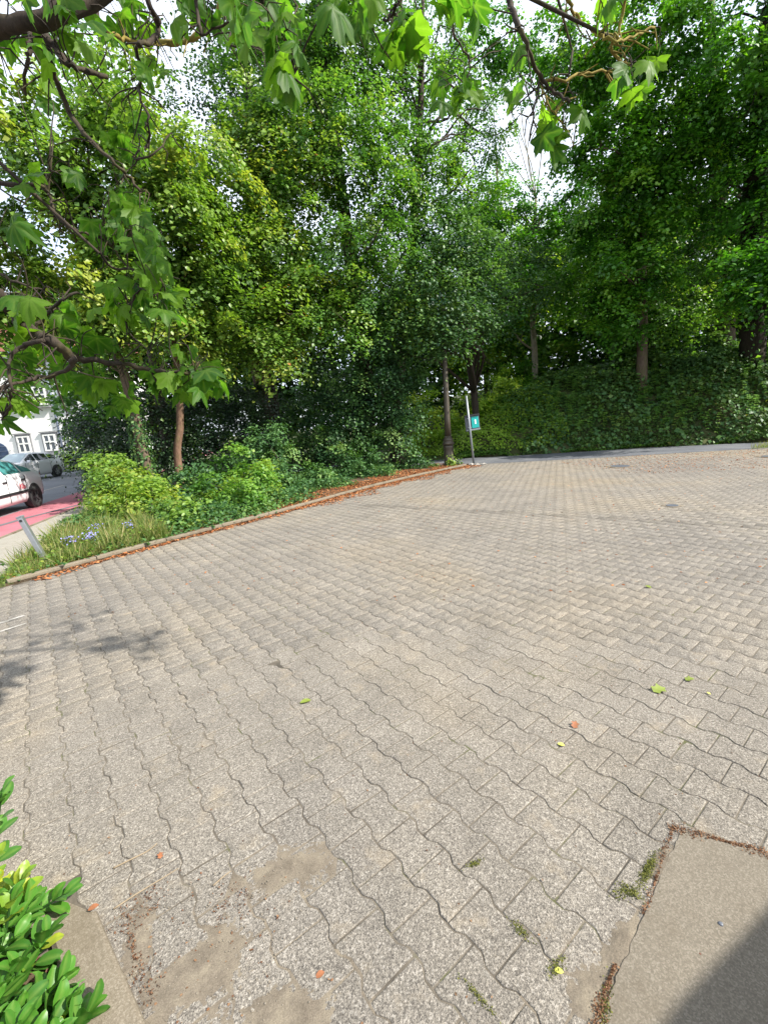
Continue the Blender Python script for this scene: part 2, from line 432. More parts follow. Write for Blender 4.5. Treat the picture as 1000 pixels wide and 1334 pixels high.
# ------------------------------------------------------------------ foliage
T_KITE = (np.array([(0, 0, 0), (0.42, 0.45, 0.10), (0, 1.0, -0.06), (-0.42, 0.45, 0.10)]), np.array([(0, 1, 2), (0, 2, 3)]))
T_OVAL = (np.array([(0, 0, 0), (0.30, 0.30, 0.07), (0.27, 0.68, 0.06), (0, 1.0, -0.08), (-0.27, 0.68, 0.06), (-0.30, 0.30, 0.07)]), np.array([(0, 1, 2), (0, 2, 3), (0, 3, 4), (0, 4, 5)]))
T_STAR = (np.array([(0, 0.15, 0), (0.28, 0.02, 0.05), (0.55, 0.42, -0.08), (0.22, 0.55, 0.04), (0, 1.0, -0.12), (-0.22, 0.55, 0.04), (-0.55, 0.42, -0.08), (-0.28, 0.02, 0.05)]), np.array([(0, 1, 2), (0, 2, 3), (0, 3, 4), (0, 4, 5), (0, 5, 6), (0, 6, 7)]))
T_NEEDLE = (np.array([(-0.10, 0, 0), (0.10, 0, 0), (0.06, 1, 0.1), (-0.06, 1, 0.1)]), np.array([(0, 1, 2), (0, 2, 3)]))
T_BLADE = (np.array([(-0.022, 0, 0), (0.022, 0, 0), (0.015, 0.6, 0.07), (-0.015, 0.6, 0.07), (0, 1, 0.25)]), np.array([(0, 1, 2), (0, 2, 3), (3, 2, 4)]))
def leaves_mesh(name, P, NRM, size, tone, tpl, down=0.6, T=None):
    tv, tf = tpl
    n = len(P)
    NRM = NRM / np.maximum(np.linalg.norm(NRM, axis=1, keepdims=True), 1e-6)
    if T is None:
        T = RNG.normal(size=(n, 3)); T[:, 2] -= down
    T = T - NRM * np.sum(T * NRM, 1, keepdims=True)
    T = T / np.maximum(np.linalg.norm(T, axis=1, keepdims=True), 1e-6)
    B = np.cross(T, NRM)
    V = P[:, None, :] + size[:, None, None] * (tv[None, :, 0, None] * B[:, None, :] + tv[None, :, 1, None] * T[:, None, :] + tv[None, :, 2, None] * NRM[:, None, :])
    K = len(tv)
    Fc = tf[None] + (np.arange(n) * K)[:, None, None]
    return mesh_np(name, V.reshape(-1, 3), Fc.reshape(-1, 3), 3, {'tone': np.repeat(np.clip(tone, 0, 1), K)})
CAM = np.array([0.0, 0.0, 1.6])
DENS = 1.9
def clump_centres(lobes, dens, back=0.45, fill=0.25):
    C, W = [], []
    for c, r in lobes:
        c, r = np.array(c, float), np.array(r, float)
        area = 4 * math.pi * ((r[0] * r[1]) ** 1.6 + (r[0] * r[2]) ** 1.6 + (r[1] * r[2]) ** 1.6) ** (1 / 1.6) / 3 ** (1 / 1.6)
        n = max(5, int(area * dens))
        d = RNG.normal(size=(n, 3)); d /= np.linalg.norm(d, axis=1, keepdims=True)
        rad = np.where(RNG.random(n) < fill, RNG.random(n) * 0.75, RNG.uniform(0.72, 1.12, n))
        p = c + d * r * rad[:, None]
        tc = CAM - c; tc /= np.linalg.norm(tc)
        keep = RNG.random(n) < np.where(d @ tc > -0.1, 1.0, back)
        C.append(p[keep]); W.append(d[keep])
    return np.concatenate(C), np.concatenate(W)
def foliage(name, lobes, mat, parent, dens=1.3, per=95, R_=0.6, leaf=0.12, tpl=T_KITE, thick=0.11, tone0=0.45, tvar=0.26, zmin=None, droop=0.55, upn=1.3, extra=None, back=0.45, fill=0.25, brown=0.0):
    C, D = clump_centres(lobes, dens * DENS, back, fill)
    if extra is not None:
        C = np.concatenate([C, np.array(extra, float)]); D = np.concatenate([D, RNG.normal(size=(len(extra), 3))])
    nc = len(C)
    n = nc * per
    rr = np.repeat(R_ * RNG.uniform(0.6, 1.35, nc), per)
    a = RNG.uniform(0, 2 * math.pi, n); q = np.sqrt(RNG.random(n)) * RNG.uniform(0.75, 1.2, n)
    # irregular clump outline: several lobes round the disc
    ph = np.repeat(RNG.uniform(0, 6.28, nc), per)
    q = q * (1 + 0.28 * np.sin(3 * a + ph) + 0.18 * np.sin(5 * a + 2 * ph))
    u, v = q * np.cos(a) * rr, q * np.sin(a) * rr
    ax = RNG.normal(size=(nc, 3)) * 0.32 + D * 0.35; ax[:, 2] += 1.0
    ax /= np.linalg.norm(ax, axis=1, keepdims=True)
    e1 = np.cross(ax, np.array([0.3, 1, 0.1])); e1 /= np.linalg.norm(e1, axis=1, keepdims=True)
    e2 = np.cross(ax, e1)
    AX, E1, E2 = (np.repeat(k, per, 0) for k in (ax, e1, e2))
    P = np.repeat(C, per, 0) + E1 * u[:, None] + E2 * v[:, None] + AX * (RNG.normal(size=n) * thick * rr / R_)[:, None]
    P[:, 2] -= droop * q * q * rr
    NR = AX * upn + RNG.normal(size=(n, 3)) * 0.5 + (E1 * (u / rr)[:, None] + E2 * (v / rr)[:, None]) * 0.5
    tone = np.repeat(RNG.normal(tone0, tvar, nc), per) + RNG.normal(0, 0.13, n)
    tone = np.clip(tone, 0, 0.93)
    if brown: tone = np.where(RNG.random(n) < brown, RNG.uniform(0.94, 1, n), tone)
    size = leaf * RNG.uniform(0.65, 1.3, n)
    if zmin is not None:
        k = P[:, 2] > zmin; P, NR, size, tone = P[k], NR[k], size[k], tone[k]
    me = leaves_mesh(name, P, NR, size, tone, tpl)
    return link(name, me, parent, [mat]), C
def tree(name, label, path, radii, lobes, fmat, bmat, cat='tree', limbs=26, group=None, bare=0, sides=9, **kw):
    base = path[0]
    root = empty(name, (base[0], base[1], base[2]), label=label, cat=cat, group=group)
    _, C = foliage('crown', lobes, fmat, None, **kw)
    crown = _
    sp = spline(path, 5)
    rad = lerp_list(radii, len(sp))
    tb = Tubes()
    tb.add(sp, rad, sides, wob=0.07)
    zs = np.array([p.z for p in sp])
    idx = RNG.permutation(len(C))[:limbs]
    for i in idx:
        c = Vector(C[i])
        cand = [j for j in range(len(sp)) if sp[j].z < c.z - 0.3 and j > len(sp) * 0.25]
        if not cand: cand = [len(sp) // 2]
        j = min(cand, key=lambda j: (sp[j] - c).length + 0.5 * abs((c.z - sp[j].z) - 1.6))
        p0 = sp[j]; d = c - p0
        mid1 = p0 + d * 0.35 + Vector((0, 0, 0.10 * d.length)) + Vector(RNG.normal(0, 0.08 * d.length, 3))
        mid2 = p0 + d * 0.7 + Vector((0, 0, 0.10 * d.length)) + Vector(RNG.normal(0, 0.07 * d.length, 3))
        r0 = min(rad[j] * 0.5, 0.018 + 0.014 * d.length)
        ps = spline([p0, mid1, mid2, c], 3)
        tb.add(ps, lerp_list([r0, r0 * 0.2], len(ps)), 5, cap=False)
        for _k in range(2):
            q = ps[random.randint(3, len(ps) - 2)]
            e = q + Vector(RNG.normal(0, 0.45, 3)) + Vector((0, 0, 0.15))
            tb.add([q, q.lerp(e, 0.5) + Vector(RNG.normal(0, 0.06, 3)), e], [r0 * 0.4, r0 * 0.25, 0.004], 4, cap=False)
    t = tb.obj('trunk', [bmat])
    for o in (t, crown):
        o.parent = root
        o.matrix_parent_inverse = Matrix.Translation(base).inverted()
    return root
def adopt(o, root, base):
    o.parent = root
    o.matrix_parent_inverse = Matrix.Translation(base).inverted()
    return o

TWIGS = [[[[-1.582,2.0,3.125],[-1.439,2.059,3.209],[-1.298,1.985,3.157],[-1.098,1.944,3.145],[-0.928,2.03,3.272],[-0.71,2.048,3.397]],0.032,0.026],[[[-1.205,2.05,3.217],[-1.136,2.026,3.115],[-1.057,1.943,3.003],[-1.016,1.989,3.003],[-0.966,2.06,3.027]],0.014,0.008],[[[-1.264,2.105,3.236],[-1.219,2.018,3.115],[-1.239,2.004,3.057],[-1.33,2.094,3.014]],0.009,0.005],[[[-1.21,2.108,3.256],[-1.164,2.04,3.09],[-1.198,2.107,3.073],[-1.197,2.158,2.983],[-1.082,2.078,2.818],[-0.988,2.047,2.721],[-0.991,2.136,2.72],[-0.941,2.143,2.656]],0.012,0.005],[[[-0.886,2.355,3.561],[-0.865,2.367,3.485],[-0.873,2.454,3.488],[-0.896,2.419,3.405],[-0.938,2.341,3.334]],0.014,0.01],[[[-1.112,2.442,3.459],[-1.063,2.524,3.491],[-0.947,2.551,3.491],[-0.788,2.462,3.423],[-0.7,2.458,3.442],[-0.637,2.548,3.55],[-0.582,2.529,3.624]],0.01,0.014],[[[-0.965,2.383,3.365],[-0.998,2.459,3.293],[-0.992,2.401,3.178],[-0.942,2.34,3.061],[-0.99,2.414,2.988]],0.008,0.004],[[[-0.652,2.339,3.352],[-0.517,2.34,3.386],[-0.509,2.25,3.236],[-0.429,2.273,3.261]],0.005,0.003],[[[-1.009,2.459,3.014],[-1.056,2.384,2.921],[-0.947,2.345,2.909],[-0.885,2.431,3.041]],0.006,0.003],[[[-1.745,1.925,2.279],[-1.499,1.843,2.225],[-1.457,1.89,2.201],[-1.463,1.96,2.158],[-1.354,1.894,2.065],[-1.238,1.841,1.995],[-1.24,1.921,1.954]],0.03,0.018],[[[-1.335,2.067,1.981],[-1.227,2.054,1.965],[-1.16,2.144,1.959],[-1.036,2.134,1.921],[-0.893,2.047,1.894],[-0.805,2.079,1.885]],0.014,0.005],[[[-1.124,1.74,1.921],[-1.223,1.808,1.888],[-1.353,1.858,1.882],[-1.388,1.777,1.854],[-1.458,1.748,1.828]],0.009,0.005],[[[-1.242,1.768,2.002],[-1.384,1.854,2.002],[-1.423,1.818,1.947],[-1.377,1.741,1.85],[-1.439,1.797,1.786],[-1.528,1.86,1.749]],0.008,0.004],[[[-1.448,2.025,2.097],[-1.4,2.051,2.168],[-1.283,1.962,2.184],[-1.193,1.959,2.222]],0.01,0.004],[[[-1.906,2.259,2.52],[-1.701,2.2,2.421],[-1.536,2.14,2.321],[-1.488,2.215,2.319]],0.007,0.003],[[[-2.041,2.439,2.933],[-1.654,2.35,2.831],[-1.526,2.374,2.834],[-1.535,2.457,2.824],[-1.503,2.411,2.734],[-1.384,2.34,2.62],[-1.299,2.404,2.598],[-1.234,2.459,2.507],[-1.102,2.381,2.36]],0.01,0.004],[[[-1.495,2.383,2.837],[-1.433,2.345,2.862]],0.004,0.003],[[[-0.992,2.142,2.284],[-1.099,2.191,2.229],[-1.171,2.26,2.148],[-1.051,2.193,2.006]],0.005,0.003],[[[-1.232,2.255,2.472],[-1.221,2.345,2.434],[-1.049,2.333,2.412],[-0.952,2.246,2.301]],0.006,0.004],[[[0.642,2.309,3.565],[0.73,2.358,3.408],[0.733,2.276,3.274],[0.767,2.248,3.168],[0.859,2.337,3.1],[0.928,2.342,3.033],[0.961,2.252,2.944]],0.013,0.006],[[[0.866,2.355,3.111],[0.841,2.317,3.007],[0.793,2.241,2.889],[0.798,2.298,2.825]],0.006,0.003],[[[0.882,2.4,3.119],[0.881,2.311,2.986],[0.926,2.31,2.922],[1.0,2.399,2.907]],0.005,0.003],[[[0.882,2.399,3.125],[0.956,2.341,3.078],[1.114,2.416,3.145],[1.224,2.455,3.174]],0.007,0.004],[[[0.844,2.149,3.389],[0.918,2.175,3.252],[0.993,2.257,3.252],[1.049,2.21,3.159],[1.086,2.14,3.084],[1.211,2.205,3.128],[1.322,2.259,3.2]],0.008,0.004],[[[1.138,2.146,3.318],[1.179,2.232,3.254],[1.166,2.246,3.161]],0.006,0.005],[[[1.112,2.192,3.12],[1.163,2.26,3.095],[1.198,2.192,3.018]],0.006,0.004],[[[1.052,2.446,3.262],[1.03,2.433,3.153]],0.004,0.004],[[[0.586,2.657,3.84],[0.561,2.575,3.589],[0.513,2.549,3.448],[0.612,2.638,3.376],[0.56,2.641,3.247]],0.007,0.003],[[[0.258,1.916,3.225],[0.187,1.841,3.035],[0.134,1.899,3.027]],0.007,0.004],[[[-0.26,1.76,3.144],[-0.266,1.761,3.0],[-0.237,1.85,2.979],[-0.21,1.827,2.824]],0.008,0.003],[[[-0.011,1.741,3.112],[0.027,1.817,3.026],[0.077,1.855,3.008]],0.007,0.003],[[[-0.574,2.076,3.413],[-0.605,2.158,3.333],[-0.588,2.109,3.18]],0.01,0.006]]
LEAVES = [[-1.202,1.98,3.233],[-0.913,1.625,2.946],[-1.049,2.063,3.262],[-0.991,1.839,3.096],[-1.048,1.749,3.02],[-0.975,1.857,3.101],[-1.123,1.907,2.957],[-1.047,1.83,2.965],[-1.252,2.143,3.194],[-1.005,2.003,3.104],[-0.868,1.925,3.076],[-1.263,2.297,3.383],[-0.936,1.886,2.985],[-0.817,1.709,2.927],[-1.059,2.027,3.134],[-1.068,2.035,3.111],[-0.942,2.546,3.566],[-1.077,2.688,3.739],[-1.153,2.588,3.556],[-1.058,2.561,3.588],[-1.173,2.81,3.867],[-1.207,2.624,3.592],[-1.116,2.726,3.712],[-1.177,2.871,3.746],[-0.923,2.537,3.596],[-1.289,2.693,3.712],[-1.022,2.67,3.616],[-0.817,2.373,3.241],[-0.858,2.394,3.252],[-0.947,2.428,3.25],[-0.993,2.569,3.408],[-0.65,2.369,3.403],[-0.72,2.32,3.449],[-0.585,2.332,3.389],[-0.672,2.113,3.209],[-0.719,2.175,3.264],[-0.592,2.437,3.44],[-0.654,2.329,3.408],[-0.636,2.156,3.319],[-0.218,1.546,2.76],[-0.234,1.663,2.83],[-0.201,1.827,2.993],[-0.193,1.506,2.756],[-0.37,1.714,2.915],[-0.289,1.444,2.698],[-0.235,1.95,3.102],[-0.39,1.781,2.97],[-0.279,1.751,2.994],[-0.383,1.729,2.89],[-0.312,1.517,2.804],[-0.367,1.673,2.851],[-0.304,1.836,3.057],[-0.322,1.607,2.783],[-0.145,1.572,2.722],[-0.191,1.485,2.614],[-0.252,1.751,2.913],[-0.249,1.683,2.763],[-0.224,1.475,2.614],[-0.192,1.997,3.083],[-0.257,1.655,2.798],[-0.197,1.826,2.847],[-0.22,1.648,2.84],[-0.215,1.73,2.873],[-0.249,2.045,2.932],[-0.268,2.075,2.955],[-0.219,2.055,2.907],[-0.3,2.235,3.014],[-0.282,2.379,3.127],[-0.287,2.261,3.04],[0.021,1.821,2.951],[0.053,1.685,2.86],[-0.034,1.825,3.012],[0.057,1.922,2.987],[0.028,1.801,2.92],[0.142,1.777,2.898],[0.016,1.823,2.989],[-0.027,1.536,2.771],[0.082,1.653,2.877],[0.093,1.755,2.964],[-0.04,1.849,3.026],[0.177,1.713,2.899],[0.049,1.73,2.905],[0.231,1.85,2.886],[0.153,1.856,2.969],[0.165,1.915,2.936],[0.254,1.999,3.028],[0.254,1.823,2.91],[0.241,1.847,2.919],[0.175,2.039,3.035],[0.183,1.886,2.9],[0.476,1.906,3.009],[0.464,2.035,3.177],[0.508,1.958,3.069],[0.508,2.278,3.344],[0.45,2.1,3.164],[0.371,1.993,3.128],[0.379,1.998,3.14],[0.426,1.94,3.089],[0.433,2.657,3.288],[0.461,2.841,3.392],[0.487,2.789,3.402],[0.422,2.721,3.311],[0.659,2.807,3.356],[0.525,2.619,3.2],[0.501,2.337,3.079],[0.542,2.63,3.201],[0.575,2.535,3.181],[0.681,2.816,3.311],[0.545,2.553,3.207],[0.64,2.804,3.339],[0.437,2.492,3.108],[0.51,2.602,3.149],[0.501,2.628,3.201],[0.852,2.62,3.391],[0.947,2.825,3.496],[0.723,2.343,3.008],[0.7,2.22,2.94],[0.667,2.165,2.907],[0.936,2.397,2.803],[0.945,2.433,2.881],[0.94,2.391,2.886],[0.954,2.374,2.855],[0.886,2.347,2.884],[0.866,2.255,2.786],[0.921,2.408,2.918],[0.966,2.456,3.03],[0.868,2.237,2.892],[1.139,2.19,2.953],[1.193,2.195,2.89],[1.278,2.4,3.065],[1.201,2.194,2.897],[1.143,2.125,2.941],[1.281,2.252,2.94],[1.186,2.234,2.979],[1.177,2.005,2.889],[1.356,2.292,3.058],[1.143,2.273,3.305],[1.016,2.046,3.131],[1.089,2.128,3.2],[1.046,2.341,2.943],[1.056,2.316,2.903],[-1.456,2.127,2.696],[-1.47,2.243,2.815],[-1.362,2.08,2.719],[-1.516,2.193,2.775],[-1.275,2.28,2.785],[-1.407,2.505,2.899],[-1.299,2.312,2.806],[-1.327,2.707,3.184],[-1.289,2.713,3.19],[-1.258,2.716,3.178],[-1.219,2.884,3.36],[-1.228,2.852,3.306],[-1.239,2.884,3.317],[-1.001,2.408,2.924],[-1.225,2.808,3.183],[-1.23,2.732,3.109],[-1.66,2.72,3.293],[-1.544,2.608,3.381],[-1.568,2.626,3.302],[-1.583,2.532,3.207],[-1.467,2.278,3.31],[-1.415,2.246,3.336],[-1.45,2.276,3.361],[-1.656,2.313,2.658],[-1.581,2.298,2.586],[-1.396,1.954,2.455],[-1.587,2.191,2.573],[-1.19,2.512,2.792],[-1.096,2.317,2.714],[-1.139,2.366,2.72],[-1.175,2.425,2.723],[-1.313,2.711,2.884],[-1.171,2.475,2.744],[-1.365,2.49,2.645],[-1.229,2.453,2.618],[-1.206,2.452,2.68],[-1.15,2.335,2.596],[-1.259,2.28,2.583],[-1.313,2.518,2.759],[-1.305,2.439,2.605],[-1.178,2.324,2.572],[-0.961,2.244,2.457],[-0.952,2.106,2.434],[-0.951,2.058,2.408],[-1.047,2.268,2.495],[-1.028,2.231,2.53],[-1.083,2.294,2.51],[-1.069,2.202,2.471],[-0.871,2.047,2.477],[-0.899,1.993,2.483],[-1.089,2.279,2.619],[-0.996,2.176,2.572],[-1.147,2.418,2.557],[-0.969,2.186,2.469],[-1.105,2.38,2.54],[-0.976,2.238,2.412],[-0.95,2.207,2.26],[-0.874,2.134,2.371],[-1.017,2.144,2.268],[-0.902,2.006,2.24],[-0.929,2.086,2.31],[-1.007,2.167,2.314],[-0.837,2.074,2.303],[-0.995,2.315,2.3],[-1.019,2.132,2.265],[-0.816,1.889,2.306],[-0.976,2.135,2.314],[-1.077,2.514,2.491],[-0.95,2.307,2.322],[-1.05,2.135,2.286],[-1.222,2.352,2.207],[-1.244,2.301,2.277],[-1.176,2.211,2.177],[-1.096,2.398,2.276],[-1.149,2.165,2.185],[-1.151,2.371,2.335],[-1.102,2.317,2.184],[-1.136,2.331,2.281],[-1.153,2.198,2.313],[-1.239,2.288,2.319],[-1.282,2.312,2.262],[-1.149,2.288,2.172],[-1.233,2.326,2.186],[-0.833,1.925,2.105],[-0.949,2.402,2.319],[-0.822,1.991,2.189],[-0.92,2.151,2.124],[-0.907,2.19,2.239],[-0.898,2.247,2.167],[-0.931,2.177,2.217],[-1.224,2.0,2.156],[-1.337,2.104,2.191],[-1.138,1.921,2.134],[-1.345,2.088,2.236],[-1.225,1.936,2.07],[-1.384,2.248,2.232],[-1.324,2.076,2.16],[-1.274,1.953,2.11],[-1.224,1.689,2.096],[-1.395,1.843,2.099],[-1.312,1.759,2.131],[-1.373,1.868,2.141],[-1.514,1.989,2.208],[-1.416,2.309,1.844],[-1.312,2.215,1.863],[-1.368,2.283,1.962],[-1.465,2.177,1.868],[-1.367,2.269,1.92],[-1.491,2.461,1.928],[-1.316,2.149,1.876],[-1.397,2.237,1.862],[-1.489,2.229,1.936],[-1.262,2.12,1.854],[-1.313,2.202,1.951],[-1.662,2.513,2.005],[-1.361,2.374,1.759],[-1.226,2.185,1.782],[-1.36,2.396,1.801],[-1.34,2.435,1.781],[-1.347,2.363,1.879],[-1.141,2.121,1.818],[-1.393,2.345,1.867],[-1.303,2.334,1.799],[-0.955,2.116,1.843],[-0.757,2.021,1.837],[-1.054,2.32,1.94],[-1.062,2.309,1.855],[-1.087,2.244,1.913],[-0.878,2.184,1.983],[-0.882,2.089,1.851],[-0.91,2.215,2.001],[-0.895,2.015,1.842],[-0.866,2.201,1.973],[-0.98,2.284,1.85],[-0.768,2.081,1.855],[-0.947,2.285,1.819],[-0.838,2.242,1.855],[-0.713,1.989,1.869],[-0.902,2.383,1.879],[-0.907,2.211,1.906],[-0.785,2.087,1.872],[-0.988,2.161,1.883],[-0.891,2.196,1.793],[-1.054,2.283,1.891],[-0.793,2.25,1.921],[-0.874,2.037,1.88],[-1.087,2.33,1.89],[-0.742,2.179,1.864],[-0.738,2.175,1.826],[-0.869,2.322,1.822],[-0.733,1.963,1.776],[-0.816,2.325,1.916],[-0.889,2.368,1.828],[-1.407,1.816,1.777],[-1.579,1.945,1.786],[-1.563,1.965,1.814],[-1.56,2.016,1.774],[-1.449,1.908,1.821],[-1.433,1.922,1.954],[-1.495,1.923,1.923],[-1.652,2.169,1.953],[-1.433,1.879,1.869],[-1.62,2.2,2.047],[-1.476,2.184,2.037],[-1.343,1.971,2.015],[-1.366,1.907,2.038],[-1.563,2.1,2.087],[-1.388,1.988,1.992],[-1.538,1.85,1.704],[-1.607,1.906,1.679],[-1.359,2.211,2.046],[-1.431,2.333,2.124],[-1.246,2.249,2.055],[-1.269,2.161,2.044],[-1.407,2.325,2.134],[-1.302,2.135,2.02]]
# ================================================================== SETTING
ROAD_NEAR = [(-9.0, 17.9), (-2.0, 16.6), (1.2, 15.75), (2.7, 15.2), (3.4, 14.75), (7.4, 13.95), (11.1, 13.35), (14.0, 12.9), (24.0, 11.0)]
ROAD_FAR = [(24.0, 12.6), (13.2, 14.9), (10.0, 15.98), (6.0, 16.65), (2.0, 17.5), (-2.0, 18.5), (-9.0, 20.0)]
def bank_h(x, y):
    yf = np.interp(x, [-9, 2, 6, 10, 13.2, 24], [20.0, 17.5, 16.65, 15.98, 14.9, 12.6])
    d = y - yf - 0.35
    top = np.interp(x, [-12, 0, 3, 5.5, 8, 12, 16, 24], [0.0, 0.1, 0.8, 1.9, 2.8, 3.1, 2.8, 2.4])
    t = np.clip(d / (0.8 + 0.85 * np.maximum(top, 0.2)), 0, 1)
    h = top * (1 - (1 - t) ** 1.9)
    return h + np.clip(d - 3, 0, 30) * 0.05 * (top > 0.3)
def grid_surface(name, xs, ys, hf, mat, z0=0.0):
    X, Y = np.meshgrid(xs, ys)
    Z = hf(X, Y) + z0
    nx, ny = len(xs), len(ys)
    V = np.stack([X.ravel(), Y.ravel(), Z.ravel()], 1)
    i = np.arange((nx - 1) * (ny - 1)); r, c = i // (nx - 1), i % (nx - 1)
    a = r * nx + c
    F = np.stack([a, a + 1, a + nx + 1, a + nx], 1)
    return link(name, mesh_np(name, V, F, 4), None, [mat], True)
g = grid_surface('ground', np.concatenate([np.linspace(-300, -20, 12), np.linspace(-18, 30, 97), np.linspace(34, 300, 12)]),
                 np.concatenate([np.linspace(-120, 12, 18), np.linspace(12.6, 32, 66), np.linspace(36, 500, 14)]), bank_h, M['earth'], -0.045)
g['kind'] = 'structure'

# curved kerb line between the yard and the planting bed (metres)
KERB = [(-4.62, 5.08), (-4.39, 5.40), (-4.05, 5.89), (-3.73, 6.34), (-3.36, 6.82), (-2.81, 7.54), (-2.10, 8.42), (-1.0, 10.05), (0.08, 11.5), (1.22, 12.8), (2.55, 14.15), (3.05, 14.62)]
kp = [Vector((p[0], p[1], 0)) for p in spline([(x, y, 0) for x, y in KERB], 6)]
def resample(pts, step):
    out = [pts[0]]; acc = 0.0
    for a, b in zip(pts[:-1], pts[1:]):
        L_ = (b - a).length; s = 0.0
        while acc + (L_ - s) >= step:
            s += step - acc; acc = 0.0
            out.append(a.lerp(b, s / L_))
        acc += L_ - s
    return out
KP = resample(kp, 0.25)
BED = [(p.x, p.y) for p in KP] + [(2.6, 15.0), (1.2, 15.6), (-2, 16.4), (-9, 17.7), (-9.2, 14.0), (-7.6, 11.6), (-6.6, 9.6), (-6.0, 8.0), (-5.35, 6.6), (-5.0, 5.4), (-4.8, 4.9)]
YARD = [(p.x, p.y) for p in KP] + [(3.1, 14.85), (3.4, 14.85), (7.4, 14.05), (11.1, 13.45), (14.0, 13.0), (18.0, 12.3), (18.0, -2.5), (-7.0, -2.5), (-7.2, 3.2), (-5.0, 4.7)]
bed = sheet('planting_bed', BED, 0.03, M['soil'], kind='structure', thick=0.08)
road = sheet('road', ROAD_NEAR + ROAD_FAR, 0.004, M['asphalt'], kind='structure')
def sand_grid(name, x0, x1, y0, y1, step, zf):
    xs, ys = np.arange(x0, x1, step), np.arange(y0, y1, step)
    V, F, ids = [], [], {}
    ny = len(ys)
    for i in range(len(xs) - 1):
        for j in range(ny - 1):
            cx, cy = xs[i] + step / 2, ys[j] + step / 2
            if abs(cx) > 3.2 + 1.4 * max(cy, 0) and step < 0.2: continue
            if not inside(YARD, cx, cy): continue
            q = []
            for a, b in ((i, j), (i + 1, j), (i + 1, j + 1), (i, j + 1)):
                if (a, b) not in ids:
                    ids[(a, b)] = len(V); V.append((xs[a], ys[b], zf(xs[a], ys[b])))
                q.append(ids[(a, b)])
            F.append(q)
    o = link(name, mesh_np(name, np.array(V), np.array(F), 4), None, [M['joint']], True)
    o['kind'] = 'structure'
from mathutils import noise as mnoise
def sand_z(x, y):
    f = mnoise.fractal(Vector((x * 2.2, y * 2.2, 4)), 1.0, 2.1, 3) * 0.0030 + mnoise.noise(Vector((x * 13, y * 13, 1))) * 0.0016
    return float(np.clip(-0.0029 + f, -0.0060, -0.0015))
sand_grid('paving_sand_bed', -7.2, 9.0, -0.4, 5.82, 0.045, sand_z)
sand_grid('paving_sand_bed', -7.2, 18.2, 5.75, 15.2, 0.25, lambda x, y: -0.0023)

# ------------------------------------------------------------------ block paving
PL, PW, AMP = 0.186, 0.156, 0.0100
jd = R(36.5); wd = R(-52.0)
EU = np.array([math.cos(wd), math.sin(wd)]); EV = np.array([math.cos(jd), math.sin(jd)])
def wave(t):   # rounded trapezoid wave, period 1
    return AMP * np.clip(2.3 * np.cos(2 * math.pi * t), -1, 1)
def stone_outline(nseg, gap):
    us = np.linspace(0, 1, nseg + 1)
    bot = [(u * PL, -wave(u)) for u in us]
    top = [(u * PL, PW + wave(u)) for u in us[::-1]]
    o = np.array(bot + top)
    c = np.array([PL / 2, PW / 2])
    d = o - c
    o = c + d * (1 - gap / np.maximum(np.abs(d[:, :1]), 0.03) * (np.abs(d[:, :1]) > 0.85 * PL / 2))
    o[:, 1] -= np.sign(o[:, 1] - c[1]) * gap
    return o
def stone_mesh(nseg, gap, rings):
    """rings: (inset, z) list; first is top"""
    o = stone_outline(nseg, gap)
    c = np.array([PL / 2, PW / 2]); n = len(o)
    V = []
    for inset, z in rings:
        d = o - c
        q = c + d * (1 - inset / np.linalg.norm(d, axis=1, keepdims=True))
        V.append(np.concatenate([q, np.full((n, 1), z)], 1))
    V = np.concatenate(V)
    return V, n, len(rings)
def uv2xy(U): return U[:, :1] * EU[None] + U[:, 1:2] * EV[None]
SLAB = [(0.35, 0.80), (0.47, 0.86), (0.70, 1.07), (1.04, 1.37), (1.27, 1.25), (3.2, -0.2), (3.2, -2.4), (-1.2, -2.4), (-0.55, 0.1)]
SLAB_IN = [(0.62, 0.86), (0.78, 1.05), (1.05, 1.28), (1.30, 1.15), (3.2, -0.3), (3.2, -2.4), (-1.2, -2.4), (-0.3, 0.1)]
BOXK = [(-1.13, 1.25), (-0.80, 0.80), (-0.72, -0.2), (-2.5, -0.2), (-2.5, 1.5), (-1.5, 1.34)]
inv = np.linalg.inv(np.stack([EU, EV], 1))
corners = np.array(YARD) @ inv.T
k0, k1 = int(corners[:, 1].min() / PW) - 1, int(corners[:, 1].max() / PW) + 1
m0, m1 = int(corners[:, 0].min() / PL) - 1, int(corners[:, 0].max() / PL) + 1
stones = []
for k in range(k0, k1):
    for m in range(m0, m1):
        u = (m + 0.5 * (k % 2)) * PL; v = k * PW
        cx, cy = (u + PL / 2) * EU + (v + PW / 2) * EV
        if cy < 0.35 or abs(cx) > 2.2 + cy * 1.15: continue
        if not inside(YARD, cx, cy) or inside(BOXK, cx, cy): continue
        if inside(SLAB_IN, cx, cy): continue
        stones.append((u, v, cx, cy))
stones = np.array(stones)
# a single course of darker stones crosses the yard
la, lb = np.array([-0.3, 8.68]), np.array([4.9, 5.02]); ld = (lb - la) / np.linalg.norm(lb - la)
rel = stones[:, 2:4] - la
off = rel[:, 0] * ld[1] - rel[:, 1] * ld[0]
dark = (np.abs(off) < 0.10) & ((rel @ ld) > -0.2)
tone = RNG.normal(0.52, 0.11, len(stones)); tone = np.clip(tone, 0.24, 1)
tone[dark] = RNG.uniform(0.10, 0.17, dark.sum())
dist = np.hypot(stones[:, 2], stones[:, 3])
